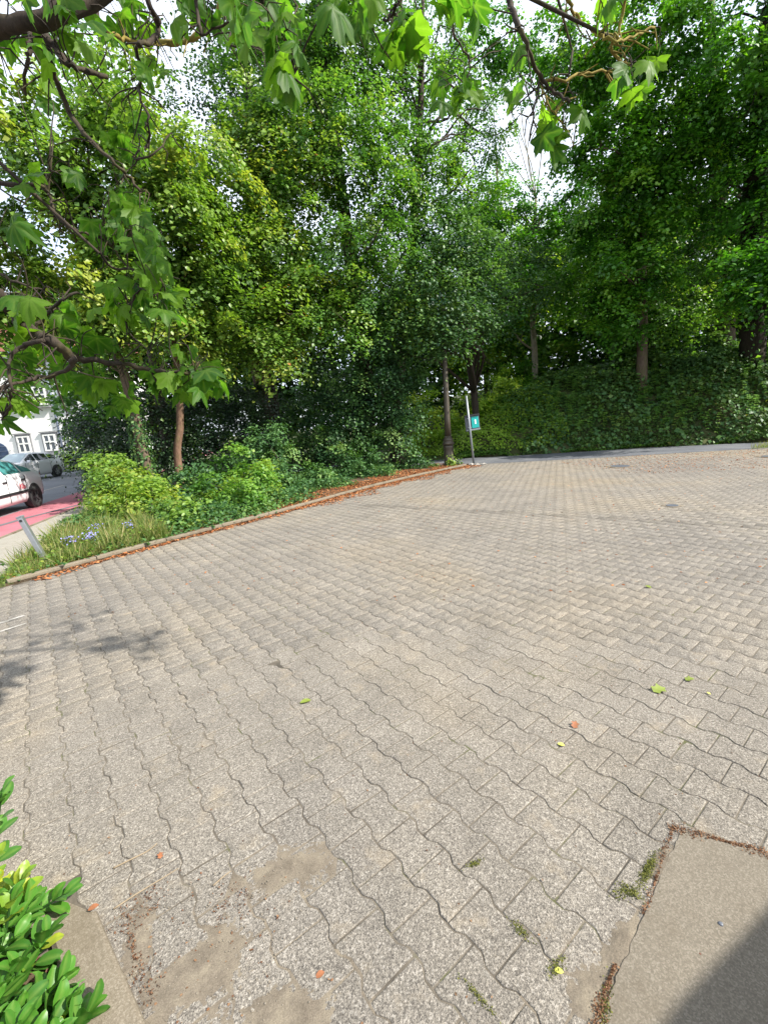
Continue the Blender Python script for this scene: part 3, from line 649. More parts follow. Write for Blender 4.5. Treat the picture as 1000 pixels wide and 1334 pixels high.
# the ones that show largest: near and inside the picture
ang = np.arctan2(stones[:, 2], stones[:, 3] + 0.25)
score = dist + np.where(np.abs(ang) < 0.93, 0, 50)
near_idx = np.argsort(score)[:300]
paving = empty('block_paving', (0, 0, 0), kind='structure')
def full_mesh(nm, tn):
    V, n, r = stone_mesh(12, 0.0014, [(0.006, 0.0), (0.002, -0.0016), (0.0, -0.005), (0.0, -0.03)])
    xy = uv2xy(V[:, :2] - np.array([PL / 2, PW / 2]))
    vv = [(x, y, z) for (x, y), z in zip(xy, V[:, 2])]
    F = [tuple(range(n))[::1]]
    for q in range(r - 1):
        for i in range(n):
            j = (i + 1) % n
            F.append((q * n + i, (q + 1) * n + i, (q + 1) * n + j, q * n + j))
    me = bpy.data.meshes.new(nm)
    me.from_pydata(vv, [], F)
    a = me.attributes.new('tone', 'FLOAT', 'POINT')
    a.data.foreach_set('value', np.full(len(vv), tn, dtype=np.float32))
    me.materials.append(M['paver'])
    bm = bmesh.new(); bm.from_mesh(me); bmesh.ops.recalc_face_normals(bm, faces=bm.faces)
    if sum(f.normal.z for f in bm.faces if len(f.verts) > 4) < 0: bmesh.ops.reverse_faces(bm, faces=bm.faces)
    bm.to_mesh(me); bm.free()
    return me
variants = [full_mesh('paving_stone', t) for t in (0.28, 0.4, 0.47, 0.53, 0.6, 0.68, 0.8)]
vt = [0.28, 0.4, 0.47, 0.53, 0.6, 0.68, 0.8]
for i in near_idx:
    u, v, cx, cy = stones[i]
    me = variants[int(np.argmin([abs(t - tone[i]) for t in vt]))]
    o = bpy.data.objects.new('paving_stone', me)
    o.location = (cx, cy, float(np.clip(RNG.normal(0, 0.0009), -.0015, .0015)))
    o.rotation_euler = (RNG.normal(0, 0.004), RNG.normal(0, 0.004), RNG.normal(0, 0.006))
    COL.objects.link(o); o.parent = paving
rest = np.setdiff1d(np.arange(len(stones)), near_idx)
def many_stones(idx, nseg, rings, gap, nm):
    V, n, r = stone_mesh(nseg, gap, rings)
    loc = uv2xy(V[:, :2] - np.array([PL / 2, PW / 2]))
    m = len(idx)
    tx, ty = RNG.normal(0, 0.0032, (m, 1)), RNG.normal(0, 0.0032, (m, 1))
    Z = V[None, :, 2] + np.clip(RNG.normal(0, 0.0006, (m, 1)), -.0012, .0012) + tx * loc[None, :, 0] + ty * loc[None, :, 1]
    X = stones[idx, 2][:, None] + loc[None, :, 0] + RNG.normal(0, 0.0012, (m, 1)); Y = stones[idx, 3][:, None] + loc[None, :, 1] + RNG.normal(0, 0.0012, (m, 1))
    VV = np.stack([X, Y, Z], 2).reshape(-1, 3)
    me = bpy.data.meshes.new(nm)
    K = n * r
    sides = []
    for q in range(r - 1):
        for i in range(n):
            j = (i + 1) % n
            sides.append((q * n + i, (q + 1) * n + i, (q + 1) * n + j, q * n + j))
    sides = np.array(sides)
    top = np.arange(n)
    lt = np.concatenate([[n], np.full(len(sides), 4)])
    lv = np.concatenate([top, sides.ravel()])
    loops = (lv[None] + (np.arange(m) * K)[:, None]).ravel()
    tot = np.tile(lt, m)
    me.vertices.add(len(VV)); me.vertices.foreach_set('co', VV.astype(np.float32).ravel())
    me.loops.add(len(loops)); me.loops.foreach_set('vertex_index', loops.astype(np.int32))
    me.polygons.add(len(tot)); me.polygons.foreach_set('loop_start', np.concatenate([[0], np.cumsum(tot)[:-1]]).astype(np.int32)); me.polygons.foreach_set('loop_total', tot.astype(np.int32))
    a = me.attributes.new('tone', 'FLOAT', 'POINT'); a.data.foreach_set('value', np.repeat(tone[idx], K).astype(np.float32))
    me.update(calc_edges=True)
    return link(nm, me, paving, [M['paver']])
mid_i = rest[dist[rest] < 6.0]; far_i = rest[dist[rest] >= 6.0]
tag(many_stones(mid_i, 10, [(0.0055, 0.0), (0.0, -0.004), (0.0, -0.02)], 0.0014, 'paving_stones'), kind='stuff')
tag(many_stones(far_i, 4, [(0.006, 0.0), (0.0, -0.005), (0.0, -0.02)], 0.0018, 'distant_paving_stones'), kind='stuff')

SLAB_R = []
for (ax, ay), (bx, by2) in zip(SLAB, SLAB[1:] + SLAB[:1]):
    n_ = max(1, int(math.hypot(bx - ax, by2 - ay) / 0.018)) if max(ay, by2) > 0.5 else 1
    for t in range(n_):
        SLAB_R.append((ax + (bx - ax) * t / n_ + random.gauss(0, .0022) * (t > 0), ay + (by2 - ay) * t / n_ + random.gauss(0, .0022) * (t > 0)))
# concrete apron at bottom right, sandy dirt lying in the yard
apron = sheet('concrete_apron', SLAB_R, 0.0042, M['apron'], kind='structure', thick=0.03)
def dirt_patch(name, cx, cy, rx, ry, h, mat, seed, rot=0.0, n=95):
    from mathutils import noise as mn
    xs = np.linspace(-1.5, 1.5, n)
    V = []
    for j in xs:
        for i in xs:
            x, y = i * rx, j * ry
            X = cx + x * math.cos(rot) - y * math.sin(rot); Y = cy + x * math.sin(rot) + y * math.cos(rot)
            q = math.exp(-(i * i + j * j) * 1.5) + 0.30 * mn.fractal(Vector((X * 6 + seed, Y * 6, 0)), 1.0, 2.1, 4) + 0.26 * mn.fractal(Vector((X * 55, Y * 55, seed)), 1.0, 2.0, 3) - 0.47
            V.append((X, Y, min(h, h * q * 1.1) + 0.0008 * mn.noise(Vector((X * 210, Y * 210, seed)))))
    V = np.array(V)
    i = np.arange((n - 1) * (n - 1)); r, c = i // (n - 1), i % (n - 1); a = r * n + c
    F = np.stack([a, a + 1, a + n + 1, a + n], 1)
    F = F[V[F, 2].max(1) > -0.010]
    V[:, 2] = np.maximum(V[:, 2], -0.013)
    o = link(name, mesh_np(name, V, F, 4), None, [mat], True)
    o['kind'] = 'stuff'
    return o
dirt_patch('sandy_dirt', -0.66, 1.03, 0.24, 0.17, 0.0045, M['dirt'], 3, 0.2)
dirt_patch('sandy_dirt', -0.40, 0.92, 0.18, 0.10, 0.0035, M['dirt'], 5)
dirt_patch('sandy_dirt', -0.47, 1.33, 0.13, 0.07, 0.0025, M['dirt'], 9)
dirt_patch('sandy_dirt', 0.46, 0.90, 0.10, 0.09, 0.005, M['dirt'], 12, 0.7)
dirt_patch('sandy_dirt', 0.62, 1.03, 0.12, 0.05, 0.006, M['dirt'], 15, 0.7)
dirt_patch('sandy_dirt', 0.88, 1.24, 0.12, 0.04, 0.006, M['dirt'], 25, 0.7)
dirt_patch('sandy_dirt', 1.13, 1.33, 0.12, 0.025, 0.006, M['dirt'], 45, -0.5)
dirt_patch('sandy_dirt', -0.90, 1.13, 0.07, 0.13, 0.0045, M['dirt'], 35, 0.4)
def crumb_band(pts, w_, n, s0=0.004, s1=0.011, tone=(0.0, 0.75)):
    P = resample(spline([(x, y, 0) for x, y in pts], 6), 0.004)
    Q = []
    for _ in range(n):
        i = random.randrange(len(P)); t = (P[min(i + 1, len(P) - 1)] - P[max(i - 1, 0)]).normalized()
        q = P[i] + Vector((-t.y, t.x, 0)) * random.gauss(0, w_ * (0.45 + 0.35 * math.sin(i * .11)))
        Q.append((q.x, q.y, 0.003 + random.random() * 0.005))
    Q = np.array(Q); NR = RNG.normal(0, 0.5, (n, 3)); NR[:, 2] += 1
    o = link('joint_crumbs', leaves_mesh('joint_crumbs', Q, NR, RNG.uniform(s0, s1, n), RNG.uniform(*tone, n), T_OVAL, down=0), None, [M['litter_dull']]); o['kind'] = 'stuff'
crumb_band([(0.44, 0.82), (0.50, 0.90), (0.575, 0.975)], 0.013, 560, 0.003, 0.008, (0.15, 1.0))
crumb_band([(0.73, 1.10), (0.84, 1.205), (0.93, 1.30), (1.02, 1.385)], 0.006, 330, 0.003, 0.008, (0.2, 1.0))
crumb_band([(1.0, 1.385), (1.12, 1.33), (1.27, 1.26)], 0.018, 700, 0.003, 0.009, (0.2, 1.0))
crumb_band([(-1.02, 1.235), (-0.90, 1.10), (-0.78, 0.97)], 0.030, 330, 0.003, 0.008)
crumb_band([(-0.95, 1.30), (-0.90, 1.22)], 0.03, 90, 0.003, 0.008)
crumb_band([(-0.68, 1.19), (-0.58, 1.25)], 0.05, 90, 0.003, 0.008)

# ------------------------------------------------------------------ kerb
def kerb_run(root, P, width, top, depth, mat, name='kerb_stone', gap=0.006):
    """P: polyline corners of one stone after another (list of lists of points on the yard-side edge)"""
    for pts in P:
        V, F = [], []
        n = len(pts)
        tilt = random.uniform(-0.004, 0.004)
        L_ = 0.0
        for i, p in enumerate(pts):
            t = (pts[min(i + 1, n - 1)] - pts[max(i - 1, 0)]).normalized(); nn = Vector((-t.y, t.x, 0))
            q = p.copy()
            if i == 0: q = p + t * gap
            if i == n - 1: q = p - t * gap
            zt = top + tilt
            prof = [(0, -depth), (0, zt - 0.014), (0.004, zt - 0.004), (0.014, zt), (width - 0.012, zt), (width, zt - 0.012), (width, -depth)]
            for s, z in prof:
                V.append(tuple(q + nn * s + Vector((0, 0, z))))
        k = 7
        for i in range(n - 1):
            for j in range(k - 1):
                a = i * k + j; F.append((a, a + 1, a + k + 1, a + k))
        F.append(tuple(range(k))); F.append(tuple((n - 1) * k + j for j in range(k))[::-1])
        me = bpy.data.meshes.new(name)
        me.from_pydata(V, [], F)
        bm = bmesh.new(); bm.from_mesh(me); bmesh.ops.recalc_face_normals(bm, faces=bm.faces); bm.to_mesh(me); bm.free()
        link(name, me, root, [mat])
kerb = empty('kerb', (0, 0, 0), label='low curved concrete kerb with brown leaves between the paved yard and the shrubs', cat='kerb')
K4 = [KP[i:i + 5] for i in range(0, len(KP) - 4, 4)]
kerb_run(kerb, K4, 0.085, 0.075, 0.05, M['kerb'])
# corner kerb in the foreground
edge = empty('corner_edging', (0, 0, 0), label='weathered concrete edging at the corner of the small planter in the bottom left', cat='edging')
c1 = Vector((-1.095, 1.22, 0))
kerb_run(edge, [[Vector((-0.42, 0.58, 0)), Vector((-0.60, 0.76, 0)), Vector((-0.765, 0.915, 0)), Vector((-0.93, 1.065, 0)), c1]], 0.13, 0.030, 0.06, M['kerb'], 'edging_stone', 0.002)
kerb_run(edge, [[c1 + Vector((-0.012, 0.0, 0)), Vector((-1.30, 1.29, 0)), Vector((-1.62, 1.38, 0))]], 0.11, 0.026, 0.06, M['kerb'], 'edging_stone', 0.002)
sheet('planter_soil', [(-0.50, 0.45), (-0.86, 0.83), (-1.18, 1.18), (-1.62, 1.32), (-2.4, 1.3), (-2.4, 0.0), (-0.75, 0.0)], -0.002, M['soil'], kind='structure', thick=0.03)

# ------------------------------------------------------------------ footpath, cycle lane, street on the left
DL = np.array([-0.245, 0.969]); NL = np.array([0.969, 0.245])       # along the street / away from it
def lane_pt(s, t, o=(-7.37, 8.2)): return (o[0] + DL[0] * s + NL[0] * t, o[1] + DL[1] * s + NL[1] * t)
def lane_poly(s0, s1, t0, t1): return [lane_pt(s0, t0), lane_pt(s1, t0), lane_pt(s1, t1), lane_pt(s0, t1)]
sheet('footpath_base', lane_poly(-9, 14, 0.06, 3.0)[:], -0.022, M['joint'], kind='structure')
foot = empty('footpath', (0, 0, 0), kind='structure')
sv = []
for v_ in range(3):
    bm = bmesh.new(); add_box(bm, (0, 0, -0.03), (0.494, 0.494, 0.06))
    bmesh.ops.bevel(bm, geom=[e for e in bm.edges], offset=0.004, segments=1, affect='EDGES')
    me = bpy.data.meshes.new('footpath_slab'); bm.to_mesh(me); bm.free(); me.materials.append(M['slab']); sv.append(me)
for i in range(-18, 26):
    for j in range(6):
        s, t = i * 0.5 + (0.25 if j % 2 else 0), 0.33 + j * 0.5
        x, y = lane_pt(s, t)
        if inside(BED, x, y) or inside(YARD, x, y) or x > -4.2 or y < 1.5: continue
        o = bpy.data.objects.new('footpath_slab', random.choice(sv))
        o.location = (x, y, -0.006 + random.uniform(-0.003, 0.003)); o.rotation_euler = (random.gauss(0, .004), random.gauss(0, .004), math.atan2(DL[1], DL[0]))
        COL.objects.link(o); o.parent = foot
sheet('street', lane_poly(-30, 80, -14.0, 0.0), -0.016, M['street'], kind='structure')
sheet('cycle_lane', lane_poly(-30, 80, -1.55, -0.02), -0.011, M['red_lane'], kind='structure')
lane_kerb = empty('street_kerb', (0, 0, 0), label='narrow grey kerb line between red cycle lane and footpath', cat='kerb')
for i in range(-8, 16):
    x, y = lane_pt(i + 0.5, 0.02)
    box('kerb_stone', (x, y, -0.03), (0.99, 0.07, 0.07), M['kerb'], lane_kerb, math.atan2(DL[1], DL[0]), 0.006)
mk = sheet('lane_marking', [lane_pt(-1.2, -1.25), lane_pt(2.4, -0.62), lane_pt(4.2, -0.04), lane_pt(4.4, -0.12), lane_pt(2.4, -0.78), lane_pt(-1.2, -1.42)], -0.006, M['asphalt'], kind='structure')
for a, b in ((-10, -4), (2.5, 6.0), (8, 12), (15, 19)):
    sheet('road_marking', lane_poly(a, b, -3.6, -3.45), -0.011, M['white_line'], kind='structure')
sheet('far_footpath', lane_poly(-30, 80, -17.5, -14.0), 0.06, M['slab'], kind='structure', thick=0.1)

# ================================================================== BUILDINGS
def facade_window(parent, x, z0, w_, h_, y):
    f = box('window', (x, y - 0.03, z0 + h_ / 2), (w_ + 0.30, 0.12, h_ + 0.30), M['sur_grey'], parent)
    f['label'] = 'window with grey surround'
    bm = bmesh.new()
    t = 0.11
    for cx, sx in ((x - w_ / 2 + t / 2, t), (x, t), (x + w_ / 2 - t / 2, t)): add_box(bm, (cx, y - 0.13, z0 + h_ / 2), (sx, 0.08, h_))
    for cz in (z0 + t / 2, z0 + h_ * 0.55, z0 + h_ - t / 2): add_box(bm, (x, y - 0.131, cz), (w_ - 0.002, 0.07, t))
    bm_obj('frame', bm, [M['frame_white']], f)
    box('sill', (x, y - 0.16, z0 - 0.17), (w_ + 0.44, 0.22, 0.07), M['sur_grey'], f)
    box('lintel', (x, y - 0.12, z0 + h_ + 0.19), (w_ + 0.42, 0.14, 0.10), M['sur_grey'], f)
    for sx in (-1, 1):
        for cz, hh in ((z0 + h_ * 0.275, h_ * 0.5), (z0 + h_ * 0.775, h_ * 0.4)):
            box('pane', (x + sx * w_ / 4, y - 0.105, cz), (w_ / 2 - t, 0.02, hh), M['pane'], f)
by = 36.0
house = empty('white_house', (-30, by, 0), label='white rendered house with grey framed windows across the street, behind the parked cars', cat='house')
HI = Matrix.Translation((-30, by, 0)).inverted()
def fix(root, loc):
    for c in list(root.children):
        if c.matrix_parent_inverse == Matrix(): c.matrix_parent_inverse = Matrix.Translation(loc).inverted()
box('wall', (-30, by + 4, 4.5), (19, 8, 9.0), M['render_white'], house)
box('plinth', (-30, by - 0.03, 0.22), (19.1, 0.1, 0.5), M['sur_grey'], house)
for x in (-36.5, -34.2, -28.45, -26.35, -24.3, -22.4):
    facade_window(house, x, 1.38, 0.98, 1.32, by)
for x in (-36.5, -34.2, -30.6, -28.45, -26.35, -24.3, -22.4):
    facade_window(house, x, 5.0, 0.98, 1.4, by)
# arched doorway
bm = bmesh.new()
prof = [(-0.75, 0.0), (0.75, 0.0), (0.75, 1.6)] + [(0.75 * math.cos(a), 1.6 + 0.75 * math.sin(a)) for a in np.linspace(0.2, math.pi - 0.2, 9)] + [(-0.75, 1.6)]
def arch(bm, sc, y0, y1):
    vs = [bm.verts.new((-30.6 + x * sc, y0, z * (1 + (sc - 1) * 0.6))) for x, z in prof]
    f = bm.faces.new(vs); r = bmesh.ops.extrude_face_region(bm, geom=[f])
    for v in [q for q in r['geom'] if isinstance(q, bmesh.types.BMVert)]: v.co.y = y1
    bmesh.ops.recalc_face_normals(bm, faces=bm.faces)
arch(bm, 1.28, by - 0.10, by + 0.05); ob = bm_obj('door_surround', bm, [M['frame_white']], house)
bm = bmesh.new(); arch(bm, 1.0, by - 0.14, by); dr = bm_obj('door', bm, [M['door_blue']], house)
for i in range(5): box('glazing_bar', (-30.6, by - 0.16, 0.5 + i * 0.38), (1.3, 0.03, 0.05), M['pipe'], dr)
tb = Tubes(); tb.add([(-25.45, by - 0.12, 0.1), (-25.45, by - 0.12, 8.9)], [0.07, 0.07], 8); tb.obj('downpipe', [M['pipe']], house)
box('gutter', (-30, by - 0.5, 9.0), (19.4, 0.16, 0.14), M['pipe'], house)
bm = bmesh.new()
rv = [(-39.8, by - 0.55, 9.05), (-20.2, by - 0.55, 9.05), (-20.2, by + 8.5, 9.05), (-39.8, by + 8.5, 9.05), (-36.5, by + 4, 13.0), (-23.5, by + 4, 13.0)]
vs = [bm.verts.new(v) for v in rv]
for f in ((0, 1, 5, 4), (1, 2, 5), (2, 3, 4, 5), (3, 0, 4), (3, 2, 1, 0)): bm.faces.new([vs[i] for i in f])
bmesh.ops.recalc_face_normals(bm, faces=bm.faces)
rf = bm_obj('roof', bm, [M['roof']], house)
box('chimney', (-27, by + 4, 13.2), (0.8, 0.8, 1.6), M['roof'], rf)
fix(house, (-30, by, 0))

# ================================================================== CARS
def interp_profile(pts, x): return float(np.interp(x, [p[0] for p in pts], [p[1] for p in pts]))
def make_car(name, label, loc, rz, paint, glass_side, glass_front, tail_slope=1.0, hub='rim', rub=False, group=None):
    root = empty(name, loc, rz, label=label, cat='car', group=group)
    half = 2.02
    hood = [(-2.02, 0.78), (-1.95, 0.95), (-1.5, 1.0), (0.7, 0.98), (1.2, 0.93), (1.8, 0.80), (2.0, 0.66), (2.02, 0.6)]       # belt line
    t0, t1 = (-1.90, -1.25) if tail_slope < 1.5 else (-1.85, -0.75)
    roofp = [(-2.02, 0.0), (t0, 1.0), (t1, 1.40), (-0.3, 1.475), (0.15, 1.46), (0.95, 0.97), (2.02, 0.0)]
    widths = [(-2.02, 0.70), (-1.9, 0.80), (-1.2, 0.85), (1.2, 0.85), (1.8, 0.79), (2.02, 0.62)]
    xs = np.concatenate([[-2.02, -1.98], np.linspace(-1.9, 1.9, 39), [1.98, 2.02]])
    def section(x):
        w_, b = interp_profile(widths, x), interp_profile(hood, x)
        r = max(interp_profile(roofp, x), b)
        k = min(1.0, (r - b) / 0.45)
        lo = 0.22 + 0.06 * (abs(x) > 1.85)
        wr = w_ * (0.90 - 0.20 * k)
        return [(0, lo), (w_ * 0.9, lo), (w_ * 0.99, lo + 0.12), (w_, 0.5), (w_ * 0.99, b * 0.86), (w_ * 0.955, b), (wr + (w_ * .93 - wr) * .45, b + (r - b) * 0.5 + 0.005), (wr, r - 0.045 * k - 0.012), (wr * 0.85, r - 0.008 * k), (0, r + 0.012 + 0.015 * (1 - k))]
    V, F = [], []
    nS = 10
    for x in xs:
        s = section(x)
        for y, z in s: V.append((x, y, z))
        for y, z in s[1:-1][::-1]: V.append((x, -y, z))
    k = 2 * nS - 2
    for i in range(len(xs) - 1):
        for j in range(k):
            a, b = i * k + j, i * k + (j + 1) % k
            F.append((a, b, b + k, a + k))
    F.append(tuple(range(k))[::-1]); F.append(tuple((len(xs) - 1) * k + j for j in range(k)))
    me = bpy.data.meshes.new('body'); me.from_pydata(V, [], F)
    bm = bmesh.new(); bm.from_mesh(me); bmesh.ops.recalc_face_normals(bm, faces=bm.faces); bm.to_mesh(me); bm.free()
    body = link('body', me, root, [paint], True)
    def side_panel(nm, x0, x1, z_in0, z_in1, mat, sgn, offs=0.006, taper=True):
        cols = np.linspace(x0, x1, 9); V, F = [], []
        for x in cols:
            s = section(x)
            b_, m_, r_ = s[5], s[6], s[7]
            for t in (z_in0, 0.5, z_in1):
                if t <= 0.5: y = b_[0] + (m_[0] - b_[0]) * t * 2; z = b_[1] + (m_[1] - b_[1]) * t * 2
                else: y = m_[0] + (r_[0] - m_[0]) * (t - .5) * 2; z = m_[1] + (r_[1] - m_[1]) * (t - .5) * 2
                V.append((x, sgn * (y + offs), z))
        for i in range(8):
            for j in range(2):
                a = i * 3 + j; F.append((a, a + 1, a + 4, a + 3))
        me = bpy.data.meshes.new(nm); me.from_pydata(V, [], F)
        return link(nm, me, root, [mat], True)
    for sgn in (1, -1):
        side_panel('side_window', 0.0, 0.62, 0.08, 0.93, glass_side, sgn)
        side_panel('side_window', -0.86, -0.07, 0.08, 0.93, glass_side, sgn)
        side_panel('side_window', t0 + 0.40, -0.93, 0.12, 0.88, glass_side, sgn)
    def cross_glass(nm, xa, xb, mat):
        V, F = [], []
        for i, x in enumerate(np.linspace(xa, xb, 6)):
            s = section(x); r = s[9][1]; wr = s[7][0] * 0.93
            for y in np.linspace(-1, 1, 7): V.append((x + (0.01 if xa > 0 else -0.01), y * wr, r + 0.008 - 0.012 * y * y - 0.03 * (abs(y) > .9)))
        for i in range(5):
            for j in range(6):
                a = i * 7 + j; F.append((a, a + 1, a + 8, a + 7))
        me = bpy.data.meshes.new(nm); me.from_pydata(V, [], F)
        return link(nm, me, root, [mat], True)
    cross_glass('windscreen', 0.20, 0.90, glass_front)
    cross_glass('rear_window', t0 + 0.06, t1 - 0.05, glass_side)
    bm = bmesh.new(); add_box(bm, (2.0, 0, 0.34), (0.10, 1.30, 0.22)); bm_obj('front_grille', bm, [M['black']], root, bevel=0.02)
    box('rear_bumper', (-1.99, 0, 0.42), (0.12, 1.42, 0.26), M['black'], root, bevel=0.03)
    for s in (1, -1):
        box('headlight', (1.90, s * 0.56, 0.66), (0.20, 0.30, 0.14), M['headlight'], root, -s * 0.35, 0.03)
        box('tail_light', (-1.955, s * 0.66, 0.82), (0.12, 0.16, 0.22), M['tail'], root, 0, 0.02)
        mr = box('door_mirror', (0.62, s * 0.98, 1.02), (0.12, 0.20, 0.13), paint, root, 0, 0.03)
        for hx in (-0.78, 0.08): box('door_handle', (hx, s * 0.862, 0.84), (0.18, 0.03, 0.035), M['black'] if rub else paint, root, 0, 0.008)
        if rub: box('rubbing_strip', (-0.35, s * 0.862, 0.52), (2.1, 0.03, 0.07), M['black'], root, 0, 0.01)
        for gx in (-0.9, -0.03, 0.75): box('door_gap', (gx, s * 0.848, 0.62), (0.012, 0.012, 0.66), M['black'], root)
        for wx in (-1.25, 1.27):
            bm = bmesh.new()
            bmesh.ops.create_cone(bm, cap_ends=True, segments=26, radius1=0.355, radius2=0.355, depth=0.10, matrix=Matrix.Translation((wx, s * 0.81, 0.335)) @ Matrix.Rotation(math.pi / 2, 4, 'X'))
            bm_obj('wheel_arch', bm, [M['black']], root)
            tb = Tubes()
            wl = []
            bm = bmesh.new()
            prof = [(0.17, 0.0), (0.19, 0.03), (0.26, 0.035), (0.292, 0.02), (0.30, -0.02), (0.30, -0.15), (0.28, -0.19)]
            ns = 28; vv = []
            for i in range(ns):
                a = 2 * math.pi * i / ns
                vv.append([bm.verts.new((wx + r * math.cos(a), s * (0.845 + d), 0.30 + r * math.sin(a))) for r, d in prof])
            for i in range(ns):
                for j in range(len(prof) - 1): bm.faces.new((vv[i][j], vv[i][j + 1], vv[(i + 1) % ns][j + 1], vv[(i + 1) % ns][j]))
            bmesh.ops.recalc_face_normals(bm, faces=bm.faces)
            whl = bm_obj('wheel', bm, [M['tyre']], root, True)
            bm = bmesh.new()
            bmesh.ops.create_cone(bm, cap_ends=True, segments=24, radius1=0.185, radius2=0.185, depth=0.03, matrix=Matrix.Translation((wx, s * 0.845, 0.30)) @ Matrix.Rotation(math.pi / 2, 4, 'X'))
            for q in range(5):
                a = q * 1.2566
                add_box(bm, (wx + 0.10 * math.cos(a), s * 0.865, 0.30 + 0.10 * math.sin(a)), (0.15, 0.02, 0.045), Matrix.Rotation(-a, 3, 'Y'))
            bmesh.ops.create_cone(bm, cap_ends=True, segments=12, radius1=0.05, radius2=0.04, depth=0.06, matrix=Matrix.Translation((wx, s * 0.86, 0.30)) @ Matrix.Rotation(math.pi / 2, 4, 'X'))
            bm_obj('rim', bm, [M[hub]], whl)
    return root
hv = Vector((0.24, -0.97, 0)).normalized()
van = make_car('parked_car', 'white car with red lettering and a black side strip beside the red cycle lane', (-10.35, 10.96, -0.012), math.atan2(hv.y, hv.x), M['car_white'], M['glass_teal'], M['glass_pale'], 2.0, 'rim', True, 'cars on the street')
tx = bpy.data.curves.new('lettering', 'FONT'); tx.body = 'Klis'; tx.size = 0.20; tx.extrude = 0.002
tmp = bpy.data.objects.new('lettering_curve', tx); COL.objects.link(tmp)
bpy.context.view_layer.update()
tme = bpy.data.meshes.new_from_object(tmp.evaluated_get(bpy.context.evaluated_depsgraph_get()))
bpy.data.objects.remove(tmp)
to = bpy.data.objects.new('lettering', tme); COL.objects.link(to); tme.materials.clear(); tme.materials.append(M['red_text']); to['kind'] = 'stuff'
to.rotation_euler = (math.pi / 2, 0, math.pi); to.location = (-0.52, 0.873, 0.60); to.parent = van
make_car('parked_car', 'white hatchback facing the street in front of the white house', (-19.3, 23.9, -0.012), math.atan2(-1.0, -0.05), M['car_white'], M['glass_dark'], M['glass_pale'], 1.0, 'hubcap', False, 'cars on the street')
make_car('parked_car', 'dark blue car half hidden behind the white cars at the left edge', (-20.9, 22.2, -0.012), math.atan2(-1.0, -0.05), M['car_blue'], M['glass_dark'], M['glass_pale'], 1.0, 'hubcap', False, 'cars on the street')

make_car('parked_car', 'unseen dark blue car added beside the viewpoint, its roof shading the concrete apron', (2.21, -0.265, -0.005), R(29 + 180), M['car_blue'], M['glass_dark'], M['glass_dark'], 1.0, 'hubcap')  # car outside the view, added so its roof shadows the apron corner
# ================================================================== STREET FURNITURE
def lathe(name, prof, mat, parent, seg=24, flute=0.0, nfl=0):
    V, F = [], []
    for r, z in prof:
        for i in range(seg):
            a = 2 * math.pi * i / seg
            rr = r * (1 + (flute * math.cos(nfl * a) if nfl else 0))
            V.append((rr * math.cos(a), rr * math.sin(a), z))
    for j in range(len(prof) - 1):
        for i in range(seg): F.append((j * seg + i, j * seg + (i + 1) % seg, (j + 1) * seg + (i + 1) % seg, (j + 1) * seg + i))
    F.append(tuple(range(seg))[::-1]); F.append(tuple((len(prof) - 1) * seg + i for i in range(seg)))
    me = bpy.data.meshes.new(name); me.from_pydata(V, [], F)
    return link(name, me, parent, [mat], True)
lamp = empty('street_lamp', (2.36, 15.0, 0.0), label='old brown cast iron street lamp with a ringed base beside the kerb end', cat='street lamp')
lathe('base', [(0.21, 0.0), (0.21, 0.06), (0.165, 0.10), (0.16, 0.62), (0.175, 0.68), (0.15, 0.70)], M['lamp_iron'], lamp, 24, 0.03, 8)
lathe('collar', [(0.15, 0.701), (0.19, 0.73), (0.205, 0.78), (0.16, 0.82), (0.165, 0.86), (0.185, 0.89), (0.14, 0.93), (0.11, 1.02)], M['lamp_iron'], lamp)
lathe('column', [(0.105, 1.021), (0.095, 1.6), (0.085, 2.6), (0.078, 3.6), (0.07, 4.1)], M['lamp_iron'], lamp, 24, 0.05, 8)
lathe('bracket', [(0.07, 4.101), (0.12, 4.14), (0.06, 4.2), (0.05, 4.35), (0.12, 4.4)], M['lamp_iron'], lamp)
lathe('lantern_glass', [(0.12, 4.401), (0.22, 4.85), (0.215, 4.86)], M['glass_pale'], lamp, 6)
lathe('lantern_roof', [(0.26, 4.861), (0.14, 5.02), (0.05, 5.1), (0.02, 5.22)], M['lamp_iron'], lamp, 6)

sign = empty('waste_bag_sign', (3.13, 14.62, 0), label='turquoise panel on a leaning galvanised pole at the end of the kerb', cat='sign')
sign.rotation_euler = (0.0, R(-4.6), 0)
tb = Tubes(); tb.add([(0, 0, -0.02), (0, 0, 1.1), (0, 0, 2.28)], [0.036, 0.036, 0.036], 12); tb.obj('pole', [M['steel_pale']], sign)
bm = bmesh.new(); add_box(bm, (0.115, 0.075, 1.40), (0.47, 0.045, 0.42)); bm_obj('back_panel', bm, [M['grey_panel']], sign, bevel=0.01)
bm = bmesh.new(); add_box(bm, (0.205, 0.042, 1.40), (0.235, 0.02, 0.37)); pnl = bm_obj('turquoise_panel', bm, [M['teal']], sign, bevel=0.006)
bm = bmesh.new()
bmesh.ops.create_cone(bm, cap_ends=True, segments=14, radius1=0.030, radius2=0.030, depth=0.006, matrix=Matrix.Translation((0.215, 0.030, 1.46)) @ Matrix.Rotation(math.pi / 2, 4, 'X'))
add_box(bm, (0.215, 0.030, 1.385), (0.05, 0.006, 0.09))
bm_obj('white_mark', bm, [M['white_mark']], pnl)
bm = bmesh.new(); add_box(bm, (0.115, 0.052, 1.635), (0.50, 0.10, 0.05)); bm_obj('top_rail', bm, [M['black']], sign, bevel=0.008)
bm = bmesh.new(); add_box(bm, (0.115, 0.052, 1.165), (0.47, 0.07, 0.05)); bm_obj('bottom_rail', bm, [M['steel_pale']], sign, bevel=0.008)
